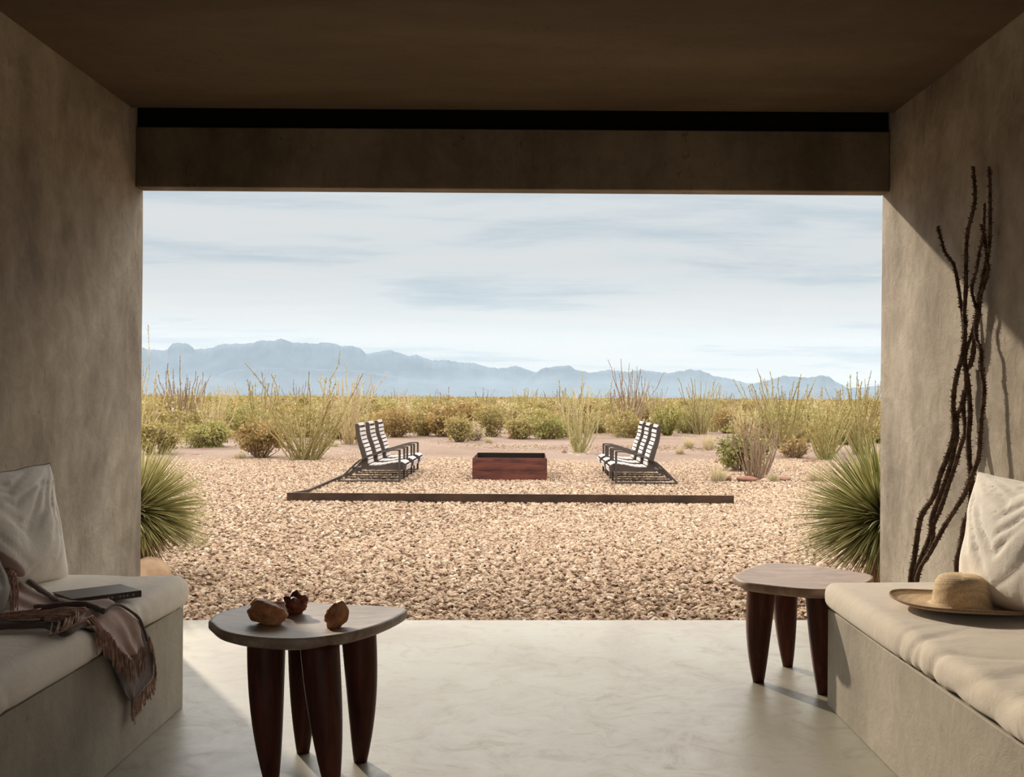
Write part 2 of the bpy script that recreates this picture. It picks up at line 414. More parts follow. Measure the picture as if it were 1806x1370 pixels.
# ------------------------------------------------------------------ benches and cushions
def rbox(lo, hi, r, step=0.014, fn=None):
    lo = Vector(lo); hi = Vector(hi); dim = hi - lo
    n = [max(2, int(round(dim[k] / step))) for k in range(3)]
    idx = {}; vs = []; fs = []
    def vid(i, j, k):
        key = (i, j, k)
        if key not in idx:
            p = Vector((lo.x + dim.x * i / n[0], lo.y + dim.y * j / n[1], lo.z + dim.z * k / n[2]))
            q = Vector([min(max(p[a], lo[a] + r), hi[a] - r) for a in range(3)])
            d = p - q
            nn = d.normalized() if d.length > 1e-9 else Vector((0, 0, 1))
            p = q + nn * r if d.length > 1e-9 else p
            if fn: p = fn(p, nn)
            idx[key] = len(vs); vs.append(p)
        return idx[key]
    for (a, b_, c) in ((0, 1, 2), (0, 2, 1), (1, 2, 0)):
        for side in (0, n[c]):
            for i in range(n[a]):
                for j in range(n[b_]):
                    q = []
                    for (di, dj) in ((0, 0), (1, 0), (1, 1), (0, 1)):
                        t = [0, 0, 0]; t[a] = i + di; t[b_] = j + dj; t[c] = side
                        q.append(vid(*t))
                    fs.append(tuple(q))
    m = MB(); m.add(vs, fs); return m

def wr(sgn, seed, ex):
    def fn(p, nn):
        edge = abs(p.x - ex)                      # distance from the front edge of the seat
        t = max(0.0, 1 - edge / 0.34)
        skew = p.y + sgn * 0.25 * (p.x - ex) + 0.5 * p.z
        wv = noise.noise(Vector((p.x * 3, p.y * 3, seed))) * .12
        a = noise.noise(Vector((p.x * 2.2 + seed, (skew + wv) * 9, p.z * 3)))
        c = noise.noise(Vector((p.x * 5 + seed, (skew + wv) * 24, p.z * 5 + 4)))
        big = noise.noise(Vector((p.x * 1.6 + seed, p.y * 1.9, 0)))
        gate = max(0.0, noise.noise(Vector((seed, p.y * 1.7, p.x * 1.2))) * 1.6 + (0.55 if sgn > 0 else 0.2))
        ridge = (1 - abs(a) * 2.4); ridge = max(ridge, 0) ** 2
        d = -ridge * (0.027 if sgn > 0 else 0.014) * t * gate + c * 0.0035 * t * gate + big * 0.007
        return p + nn * d
    return fn
b = MB(); b.box((XL + .009, .6, 0), (-1.262, 3.97, .372))
tag(b.build('concrete_bench', 'bench', bevel=.004), 'built-in grey concrete bench along the left wall under the throw', 'bench')
b = MB(); b.box((1.135, .6, 0), (XR - .009, 4.05, .362))
tag(b.build('concrete_bench', 'bench', bevel=.004), 'built-in concrete bench along the right wall under the straw hat', 'bench')
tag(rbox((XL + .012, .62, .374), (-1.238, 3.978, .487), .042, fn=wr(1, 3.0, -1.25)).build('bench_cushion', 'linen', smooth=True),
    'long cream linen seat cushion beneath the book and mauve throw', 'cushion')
tag(rbox((1.113, .62, .364), (XR - .012, 4.055, .467), .042, fn=wr(-1, 9.0, 1.12)).build('bench_cushion', 'linen_darkened', smooth=True),
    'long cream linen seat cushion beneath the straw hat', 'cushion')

def pillow(name, mat, w, h, t, M4, seed, label, pipe=None, droop=.0):
    n = 56; vs = []; fs = []
    root = empty(name); root.matrix_world = M4
    for side in (1, -1):
        base = len(vs)
        for i in range(n + 1):
            for j in range(n + 1):
                u = -1 + 2 * i / n; v = -1 + 2 * j / n
                u = math.sin(u * math.pi / 2) * .6 + u * .4; v = math.sin(v * math.pi / 2) * .6 + v * .4
                prof = (max(0, 1 - abs(u) ** 2.6) * max(0, 1 - abs(v) ** 2.6)) ** .52
                x = u * w / 2 * (1 - .075 * (1 - v * v)); z = v * h / 2 * (1 - .075 * (1 - u * u))
                sag = 1 + .22 * (-v) * (1 - u * u)
                y = side * t / 2 * prof * sag
                c = (1 - abs(u)) * (1 - abs(v))
                # creases running from the corners
                r = math.atan2(v - 1.1, u - 1.1 * (1 if u > 0 else -1))
                a = noise.noise(Vector((r * 5.5 + seed, side * 3.0, 1.5 * math.hypot(u, v))))
                g = noise.noise(Vector((u * 1.6 + seed, v * 1.6, side)))
                rid = max(0, 1 - abs(a) * 3) ** 2
                y += side * (-rid * .011 * min(1, prof * 1.6) * (1 if v > -.2 else .5) + g * .018 * prof)
                x += noise.noise(Vector((u * 2, v * 2, seed))) * .008
                z += noise.noise(Vector((u * 2.2, v * 2, seed + 5))) * .008 - droop * max(0, v) * abs(u) ** 3 * .05
                vs.append((x, y, z))
        for i in range(n):
            for j in range(n):
                q = (base + i * (n + 1) + j, base + (i + 1) * (n + 1) + j, base + (i + 1) * (n + 1) + j + 1, base + i * (n + 1) + j + 1)
                fs.append(q if side < 0 else q[::-1])
    m = MB(); m.add(vs, fs)
    o = m.build('cover', mat, root, smooth=True)
    bm = bmesh.new(); bm.from_mesh(o.data); bmesh.ops.remove_doubles(bm, verts=bm.verts, dist=.0015)
    bmesh.ops.recalc_face_normals(bm, faces=bm.faces); bm.to_mesh(o.data); bm.free()
    o.data.polygons.foreach_set('use_smooth', [True] * len(o.data.polygons))
    # seam around the rim
    rim = []
    for k in range(121):
        a = k / 120 * 4; sgm = int(a) % 4; f = (a - int(a)) * 2 - 1
        f = math.sin(f * math.pi / 2) * .6 + f * .4
        u, v = ((f, -1), (1, f), (-f, 1), (-1, -f))[sgm]
        x = u * w / 2 * (1 - .075 * (1 - v * v)) + noise.noise(Vector((u * 2, v * 2, seed))) * .008
        z = v * h / 2 * (1 - .075 * (1 - u * u)) + noise.noise(Vector((u * 2.2, v * 2, seed + 5))) * .008 - droop * max(0, v) * abs(u) ** 3 * .05
        rim.append((x, 0, z))
    s = MB(); s.tube(rim, .0025, 6, cap=False); s.build('seam', pipe or mat, root, smooth=True)
    tag(root, label, 'pillow')
    return root
def frame_m(origin, xax, zax):
    xax = Vector(xax).normalized(); zax = Vector(zax); yax = zax.cross(xax).normalized(); zax = xax.cross(yax).normalized()
    m = Matrix((xax, yax, zax)).transposed().to_4x4(); m.translation = Vector(origin); return m
# left pillow: width runs along the wall, leaning on it
pillow('pillow', 'linen_pillow', .56, .44, .21, frame_m((-1.79, 3.67, .675), (.30, 1, .03), (-.16, .04, 1)), 1.3,
       'plump cream linen pillow leaning on the left wall above the throw', 'piping')
pillow('pillow', 'linen_pillow', .60, .45, .22, frame_m((1.60, 3.46, .68), (-.20, 1, -.03), (.16, .02, 1)), 7.7,
       'large cream linen pillow leaning on the right wall behind the straw hat')
pillow('pillow', 'grey_linen', .38, .26, .15, frame_m((-1.63, 3.10, .585), (.22, 1, .0), (-.34, .0, 1)), 4.2,
       'small grey linen pillow in front of the cream pillow, under the bunched throw', 'piping')

# ------------------------------------------------------------------ book
A, B_, C_, D_ = [onZ(*p, .508) for p in ((100.7, 1045.7), (220, 1031.4), (244.5, 1044.5), (115, 1061))]
ctr = (A + B_ + C_ + D_) / 4; ax = ((B_ - A) + (C_ - D_)).normalized(); ang = math.atan2(ax.y, ax.x)
bk = empty('book', (ctr.x, ctr.y, .4915), ang)
L_, W_, T_ = .225, .16, .022
m = MB(); m.box((-L_ / 2, -W_ / 2, 0), (L_ / 2, W_ / 2, .0028)); m.box((-L_ / 2, -W_ / 2, T_ - .0028), (L_ / 2, W_ / 2, T_))
m.box((-L_ / 2, -W_ / 2, .0028), (L_ / 2, -W_ / 2 + .003, T_ - .0028)); m.build('cover', 'book', bk, bevel=.0012)
m = MB(); m.box((-L_ / 2 + .004, -W_ / 2 + .0035, .003), (L_ / 2 - .004, W_ / 2 - .004, T_ - .003)); m.build('pages', 'paper', bk)
m = MB()
for k, u in enumerate((.0, .012, .038, .05, .062, .082)):
    m.box((u, -W_ / 2 - .0006, .007), (u + .006, -W_ / 2 - .0001, .014))
m.build('spine_lettering', 'gilt', bk)
tag(bk, 'dark hardcover book lying on the cream cushion beside the mauve throw', 'book')

# ------------------------------------------------------------------ straw hat
hc = Vector((1.415, 3.50, .475))
hat = empty('straw_hat', hc); hat.rotation_euler = (math.radians(-1), math.radians(2.0), 0)
m = MB()
prof = [(0, .112), (.03, .1115), (.055, .107), (.072, .097), (.082, .08), (.087, .055), (.09, .02), (.094, .008), (.11, .006), (.15, .0075), (.19, .012), (.212, .018), (.221, .024),
        (.222, .021), (.212, .0145), (.19, .0085), (.15, .004), (.11, .0015), (.095, .002), (.088, .01)]
m.lathe(prof, 72)
m.v = [(x * 1.0, y * (1 + .10 * (math.hypot(x, y) < .1)), z + .004 * math.sin(3 * math.atan2(y, x)) * (math.hypot(x, y) / .22) ** 2 - (.008 * math.exp(-((x) ** 2) / .0008) if z > .1 and abs(y) < .05 else 0)) for x, y, z in m.v]
c0 = m.build('woven_body', 'straw', hat, smooth=True)
m = MB()
m.tube([(.2215 * math.cos(a), .2215 * math.sin(a), .0225 + .004 * math.sin(3 * a)) for a in [2 * math.pi * k / 72 for k in range(73)]], .0035, 8, cap=False)
m.build('brim_edge', 'straw_edge', hat, smooth=True)
tag(hat, 'wide-brimmed woven straw hat resting on the right bench cushion', 'hat')

# ------------------------------------------------------------------ throw with fringe
def catmull(pts, n):
    pts = [Vector(p) for p in pts]; out = []
    P = [pts[0] * 2 - pts[1]] + pts + [pts[-1] * 2 - pts[-2]]
    segs = len(pts) - 1
    for k in range(n + 1):
        t = k / n * segs; i = min(int(t), segs - 1); f = t - i
        a, b2, c, d = P[i], P[i + 1], P[i + 2], P[i + 3]
        out.append(.5 * ((2 * b2) + (-a + c) * f + (2 * a - 5 * b2 + 4 * c - d) * f * f + (-a + 3 * b2 - 3 * c + d) * f ** 3))
    return out
def place_throw(px, py, lift=.0):
    """seat top while the point lies on the seat, else the hanging plane in front of the cushion"""
    p = onZ(px, py, .494 + lift); p.x = max(p.x, -1.96)
    if p.x < -1.285: return p
    q = onX(px, py, -1.238 + lift * .6)
    if q.z > .47: 
        return Vector((-1.262 + lift * .5, q.y, .487 + lift))
    return q
def sheet(name, up, lo, mat, parent, lift, amp, seed, ns=90, nt=34, thick=.004, folds=3.0):
    Uc = catmull([place_throw(*p, lift) for p in up], ns); Lc = catmull([place_throw(*p, lift) for p in lo], ns)
    vs = []
    for i in range(ns + 1):
        for j in range(nt + 1):
            f = j / nt; p = Uc[i].lerp(Lc[i], f)
            w = math.sin(f * math.pi * 2 * folds + seed + 1.2 * noise.noise(Vector((i * .06, f * 2, seed)))) * .5 + .5
            w2 = noise.noise(Vector((i * .09, f * 5, seed + 3)))
            hang = max(0, min(1, (p.x + 1.30) / .05))
            d = amp * (w * .8 + w2 * .6 + .2)
            p = p + Vector((0, 0, 1)) * d * (1 - hang) + Vector((1, 0, 0)) * d * hang
            vs.append(p)
    m = MB(); m.add(vs, [(i * (nt + 1) + j, (i + 1) * (nt + 1) + j, (i + 1) * (nt + 1) + j + 1, i * (nt + 1) + j + 1) for i in range(ns) for j in range(nt)])
    o = m.build(name, mat, parent, smooth=True)
    md = o.modifiers.new('s', 'SOLIDIFY'); md.thickness = thick; md.offset = 1
    return vs, ns, nt
thr = empty('throw_blanket', (0, 0, 0))
tag(thr, 'fringed mauve and brown throw draped over the left bench edge', 'blanket')
# wide mauve cloth over the seat and down the front
vsA, nsA, ntA = sheet('cloth', [(-25, 985), (20, 1015), (70, 1050), (130, 1064), (190, 1064), (222, 1080), (240, 1105), (247, 1140)],
      [(-25, 1085), (20, 1092), (70, 1096), (118, 1093), (160, 1098), (176, 1112), (192, 1135), (224, 1165)], 'mauve', thr, .004, .012, 1.0, folds=2.2)
# darker under layer hanging lower to a point
vsB, nsB, ntB = sheet('under_layer', [(150, 1078), (200, 1072), (236, 1090), (258, 1118), (268, 1155), (268, 1190), (252, 1212), (233, 1236)],
      [(120, 1100), (155, 1098), (178, 1118), (192, 1150), (205, 1180), (214, 1205), (222, 1225), (232, 1238)], 'brown_wool', thr, -.012, .005, 2.0, folds=1.4)
# rolled dark hems
def roll(pxs, r, lift, mat='brown_wool', name='hem'):
    m = MB(); pts = catmull([place_throw(*p, lift) for p in pxs], 50)
    m.tube(pts, [r * (1 + .25 * noise.noise(Vector((k * .2, r * 100, 0)))) for k in range(51)], 9); m.build(name, mat, thr, smooth=True)
roll([(-20, 1106), (30, 1104), (80, 1103), (130, 1097), (160, 1100), (178, 1114), (188, 1130)], .009, .010)
roll([(25, 1008), (55, 1028), (85, 1050), (110, 1066)], .010, .014)
roll([(60, 1072), (110, 1067), (150, 1066), (198, 1070)], .0095, .020)
roll([(198, 1066), (222, 1070), (240, 1085), (252, 1105), (260, 1130)], .0045, .018)
# fringe
def strand(m, p, d, L, r=.0014, knot=True):
    pts = []; q = Vector(p); ph = random.random() * 6
    for k in range(7):
        t = k / 6
        pts.append(q + d * (L * t) + Vector((math.sin(ph + t * 5), math.cos(ph * 1.3 + t * 6), 0)) * .0035 * t)
    m.tube(pts, [r, r, r, r, r * (1.9 if knot else 1), r * (1.2), r * .8], 5)
m = MB()
# tassels along the free lower edge of the mauve cloth (hanging part) and its end
for i in range(58, nsA + 1, 1):
    e = Vector(vsA[i * (ntA + 1) + ntA]); 
    if e.x > -1.32:
        for q in range(2): strand(m, e + Vector((.004 + .003 * random.random(), random.uniform(-.006, .006), .002)), Vector((.05, random.uniform(-.12, .12), -1)).normalized(), random.uniform(.05, .085))
for j in range(0, ntA + 1):
    e = Vector(vsA[nsA * (ntA + 1) + j]); strand(m, e + Vector((.004, 0, 0)), Vector((.05, random.uniform(-.1, .1), -1)).normalized(), random.uniform(.045, .075))
m.build('fringe', 'tassel', thr, smooth=True)
m = MB()
for i in range(40, nsB + 1):
    e = Vector(vsB[i * (ntB + 1)])
    if e.x > -1.27: strand(m, e + Vector((.003, 0, 0)), Vector((.05, random.uniform(-.05, .15), -1)).normalized(), random.uniform(.04, .06))
for j in range(0, ntB + 1, 3):
    e = Vector(vsB[(nsB - 2) * (ntB + 1) + j]); strand(m, e, Vector((.03, random.uniform(-.1, .1), -1)).normalized(), random.uniform(.05, .08))
m.build('fringe', 'tassel', thr, smooth=True)
m = MB()   # fringe lying across the seat, from the bundled end near the grey pillow
def lying(m, a, b_, n, spread, lift):
    for k in range(n):
        o1 = random.uniform(-1, 1); 
        pts = []
        for q in range(9):
            t = q / 8
            px = a[0] + (b_[0] - a[0]) * t + math.sin(t * 7 + k) * 2; py = a[1] + (b_[1] - a[1]) * t + o1 * spread * (.4 + t * .6) + math.sin(t * 9 + k * 2) * 1.2
            p = place_throw(px, py, lift + .012 * random.random() * (1 - t * .5)); pts.append(p)
        m.tube(pts, [.0016] * 7 + [.0028, .0018], 5)
lying(m, (40, 1085), (150, 1078), 26, 9, .02); lying(m, (80, 1092), (178, 1092), 26, 8, .02)
lying(m, (150, 1084), (188, 1125), 22, 9, .018); lying(m, (-10, 1088), (70, 1084), 24, 10, .02)
for k in range(46):   # drop from the bunched end by the grey pillow
    x0 = random.uniform(0, 34); p0 = atY(x0 * .6 + 8, 1003 + x0 * .2 + random.uniform(-3, 3), 3.30)
    p1 = onZ(x0 * 1.25 - 12, 1062 + random.uniform(-8, 22), .505)
    pts = [p0.lerp(p1, t) + Vector((0, 0, .03 * math.sin(t * math.pi))) + Vector((math.sin(k + t * 5), math.cos(k * 2 + t * 4), 0)) * .004 for t in (0, .15, .3, .5, .7, .85, 1)]
    m.tube(pts, .0017, 5)
m.build('fringe', 'tassel', thr, smooth=True)
m = MB(); bunch = catmull([atY(-30, 968, 3.34), atY(0, 985, 3.33), atY(28, 1003, 3.33), atY(40, 1012, 3.36)], 20)
m.tube(bunch, [.022, .024, .026, .026, .026, .026, .026, .025, .025, .024, .024, .023, .022, .02, .02, .018, .017, .016, .014, .012, .01], 10)
m.build('bunched_end', 'mauve', thr, smooth=True)

# ------------------------------------------------------------------ carved stools
def stool(name, outline, z, legs, topmat, label, loc):
    root = empty(name, loc)
    L = Vector(loc)
    pts = catmull([onZ(px, py, z) - L for px, py in outline] + [onZ(*outline[0], z) - L], 96)[:-1]
    c = sum(pts, Vector()) / len(pts)
    rings = [(.0, -.012), (.45, -.011), (.8, -.006), (.95, -.001), (.985, .0), (1.0, -.004), (1.0, -.022), (.985, -.03), (.9, -.04), (.5, -.05), (.0, -.052)]
    vs = []; fs = []; n = len(pts)
    for s_, dz in rings:
        for p in pts: 
            q = c + (p - c) * s_; vs.append((q.x, q.y, q.z + dz))
    for k in range(len(rings) - 1):
        for i in range(n):
            j = (i + 1) % n; fs.append((k * n + i, k * n + j, (k + 1) * n + j, (k + 1) * n + i))
    m = MB(); m.add(vs, fs); m.build('tabletop', topmat, root, smooth=True)
    for (fx, fy, tx, ty, rt) in legs:
        m = MB(); rows = 16; pp = []; rr = []
        for k in range(rows + 1):
            t = k / rows; zz = (z - .03 - L.z) * (1 - t)
            bow = math.sin(t * math.pi) * .008
            x = tx + (fx - tx) * t ** 1.2 - L.x; y = ty + (fy - ty) * t ** 1.2 - L.y
            d = Vector((x, y, 0)) - Vector((c.x, c.y, 0)); d = d.normalized() if d.length > 0 else Vector()
            pp.append(Vector((x, y, zz)) + d * bow)
            rr.append(rt * (1 - .12 * t - .50 * t ** 2.4))
        m.tube(pp, rr, 18); o = m.build('leg', 'stool_leg', root, smooth=True)
        o.data.polygons[-1].use_smooth = False
    tag(root, label, 'stool')
    return root
out1 = [(367.6, 1094), (392, 1112), (440, 1122), (500, 1126), (557, 1124), (620, 1114), (675, 1098), (712, 1080), (716, 1072), (690, 1069), (620, 1066), (550, 1062), (475, 1062), (417, 1071), (380, 1083)]
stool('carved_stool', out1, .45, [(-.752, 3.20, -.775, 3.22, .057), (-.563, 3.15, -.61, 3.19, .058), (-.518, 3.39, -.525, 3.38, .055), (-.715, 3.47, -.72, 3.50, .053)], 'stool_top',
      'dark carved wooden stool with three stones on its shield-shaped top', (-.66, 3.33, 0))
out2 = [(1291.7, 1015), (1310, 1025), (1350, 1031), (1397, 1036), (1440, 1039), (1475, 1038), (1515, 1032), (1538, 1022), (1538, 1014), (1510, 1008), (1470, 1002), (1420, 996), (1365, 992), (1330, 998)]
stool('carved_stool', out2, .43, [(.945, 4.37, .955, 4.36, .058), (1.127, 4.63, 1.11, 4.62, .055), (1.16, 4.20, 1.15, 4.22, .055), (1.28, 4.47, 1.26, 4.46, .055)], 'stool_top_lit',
      'bare-topped carved wooden stool at the far end of the right bench', (1.1, 4.42, 0))

def rock(name, c, size, seed, mat, label, cat='stone', group=None, amp=.28, sub=4, rz=0, facet=False, tilt=0, freq=1.1):
    bm = bmesh.new(); bmesh.ops.create_icosphere(bm, subdivisions=sub, radius=1)
    for v in bm.verts:
        d = v.co.normalized()
        r = 1 + amp * noise.noise(d * freq + Vector((seed, seed * 2, 0))) + amp * .4 * noise.noise(d * 3.2 * freq + Vector((seed, 0, 0))) + amp * .15 * noise.noise(d * 8 + Vector((seed, 0, 0)))
        if facet:
            r = min(r, .9 / max(.001, max(abs(d.dot(Vector(a).normalized())) for a in ((1, .3, .4), (-.4, 1, .5), (.2, -.5, 1)))))
        v.co = d * r
    for v in bm.verts: v.co = Vector((v.co.x * size[0], v.co.y * size[1], v.co.z * size[2]))
    if tilt: bmesh.ops.rotate(bm, verts=bm.verts, matrix=Matrix.Rotation(tilt, 3, 'Y'))
    zm = min(v.co.z for v in bm.verts)
    for v in bm.verts: v.co.z = max(v.co.z - zm - size[2] * .4, 0)
    me = bpy.data.meshes.new(name); bm.to_mesh(me); bm.free(); me.materials.append(M[mat])
    me.polygons.foreach_set('use_smooth', [True] * len(me.polygons))
    o = bpy.data.objects.new(name, me); COL.objects.link(o); o.location = c; o.rotation_euler = (0, 0, rz)
    tag(o, label, cat, group); return o
rock('stone', onZ(473, 1100, .440), (.060, .044, .042), 2.1, 'rock_amber', 'largest amber stone, at the left of the dark stool top', rz=.1, amp=.36)
rock('stone', onZ(520, 1083, .440), (.040, .034, .036), 5.2, 'rock_red', 'dark red knobbly stone behind the other two on the stool', amp=.5, freq=1.5)
rock('stone', onZ(592, 1106, .440), (.032, .026, .044), 8.4, 'rock_amber', 'smooth orange-brown upright stone alone at right on the dark stool', amp=.35, tilt=.35)

# ------------------------------------------------------------------ ocotillo branches in the corner
def z5(p): return (p[0] / 3.427 + 1600, p[1] / 3.427 + 300)
def z6(p): return (p[0] / 3.427 + 1600, p[1] / 3.427 + 650)
BR = [
 ([(20,1270),(45,1130),(70,950),(95,870),(160,770),(200,640),(250,510),(285,370),(278,240),(285,120),(305,20)], [(330,1130),(345,1050),(350,930),(345,870),(355,700),(355,560),(365,380),(400,240),(410,150),(405,60),(400,-20)], .012, .0, 'tallest thorny ocotillo branch, nearest the opening, reaching the lintel height'),
 ([(40,1270),(90,1130),(140,1000),(150,900),(200,760),(250,620),(280,500),(300,400),(300,290),(330,220),(345,140)], [(355,1330),(355,1250),(345,1100),(340,930),(320,780),(300,650),(280,570),(230,500),(200,400),(185,340)], .011, .02, 'thorny ocotillo branch whose tip bends out over the sunlit wall'),
 ([(45,1275),(100,1140),(150,1060),(160,940),(200,850),(250,700),(290,580),(330,450),(350,380),(340,270),(345,170),(370,110)], [(350,1150),(360,1080),(400,960),(440,780),(470,680),(490,600),(480,520),(470,420),(450,330)], .010, .035, 'thorny ocotillo branch zigzagging through the middle of the bundle'),
 ([(60,1265),(150,1090),(220,960),(290,850),(345,760),(370,700),(395,640),(430,540),(440,420),(450,290),(465,130),(450,20)], [(450,1200),(445,1090),(420,1020),(410,930),(420,850),(390,720),(420,600),(440,480),(460,400),(470,200)], .010, .01, 'thorny ocotillo branch bowing outward on the pillow side of the bundle'),
 ([(300,1200),(330,1050),(345,940),(380,850),(390,700),(375,560),(370,400),(380,270),(370,120)], [(355,1200),(380,1180),(400,1100),(410,980),(430,880),(440,760),(460,640),(480,540),(500,400),(500,100),(495,-20)], .012, .045, 'straight thick ocotillo branch rising from behind the cream pillow'),
]
def xwall(z, off): return 1.67 + off * .6 + min(.10, .085 * max(z, 0))
for k, (lo_, hi_, r, off, lab) in enumerate(BR):
    pxs = [z6(p) for p in lo_] + [z5(p) for p in hi_]
    pts = []
    for (px, py) in pxs:
        x = 1.70
        for _ in range(4):
            p = onX(px, py, x); x = xwall(p.z, off)
        pts.append(onX(px, py, x))
    # carry on down to the floor behind the bench end
    d = (pts[0] - pts[1]); p0 = pts[0]
    foot = Vector((1.62 + .02 * k if k < 4 else 1.70, 4.62 - .03 * k if k < 4 else 4.25, .005))
    base = [foot, foot.lerp(p0, .5) + Vector((0, .0, 0))]
    pts = catmull(base + pts, 150)
    m = MB()
    n = len(pts)
    rr = [r * (1.0 - .55 * (i / n) ** 1.5) * (1 + .25 * noise.noise(Vector((i * .35, k, 0))) + .12 * (i % 2)) for i in range(n)]
    m.tube([p - foot for p in pts], rr, 8)
    for i in range(2, n - 1):
        for q in range(3):
            a = random.random() * 6.28; t = (pts[i + 1] - pts[i]).normalized(); u = t.orthogonal().normalized(); u = Matrix.Rotation(a, 3, t) @ u
            s0 = pts[i].lerp(pts[i + 1], random.random()) - foot
            m.tube([s0 + u * rr[i] * .8, s0 + u * (rr[i] + .004), s0 + u * (rr[i] + random.uniform(.005, .009)) + t * .003], [.0026, .0016, .0004], 4)
    root = m.build('ocotillo_branch', 'bark', None, smooth=True, loc=foot)
    tag(root, lab, 'branch')

# ------------------------------------------------------------------ ground, edging, fire pit
m = MB(); m.box((-6000, -60, GZ - .035), (6000, 9000, GZ - .0345))
me = MB()
# subdivided near field for gentle undulation, flat far field
vs = []; nx, ny = 90, 110
ys = [5.3 + (70 - 5.3) * (j / ny) ** 1.6 for j in range(ny + 1)]
for j, y in enumerate(ys):
    for i in range(nx + 1):
        x = (-1 + 2 * i / nx) * (14 + y * .7)
        e = min(1, max(0, (y - 17) / 6)) * min(1, (70 - y) / 10) * min(1, (nx / 2 - abs(i - nx / 2)) / 6)
        z = GZ - .022 + e * (.05 * noise.noise(Vector((x * .25, y * .25, 0))) + .02 * noise.noise(Vector((x * 1.1, y * 1.1, 3))) + .02)
        vs.append((x, y, z))
me.add(vs, [(j * (nx + 1) + i, j * (nx + 1) + i + 1, (j + 1) * (nx + 1) + i + 1, (j + 1) * (nx + 1) + i) for j in range(ny) for i in range(nx)])
m.add(me.v, me.f)
g = m.build('desert_ground', 'ground', smooth=True); struct(g, 'pale sandy desert ground stretching to the mountains')

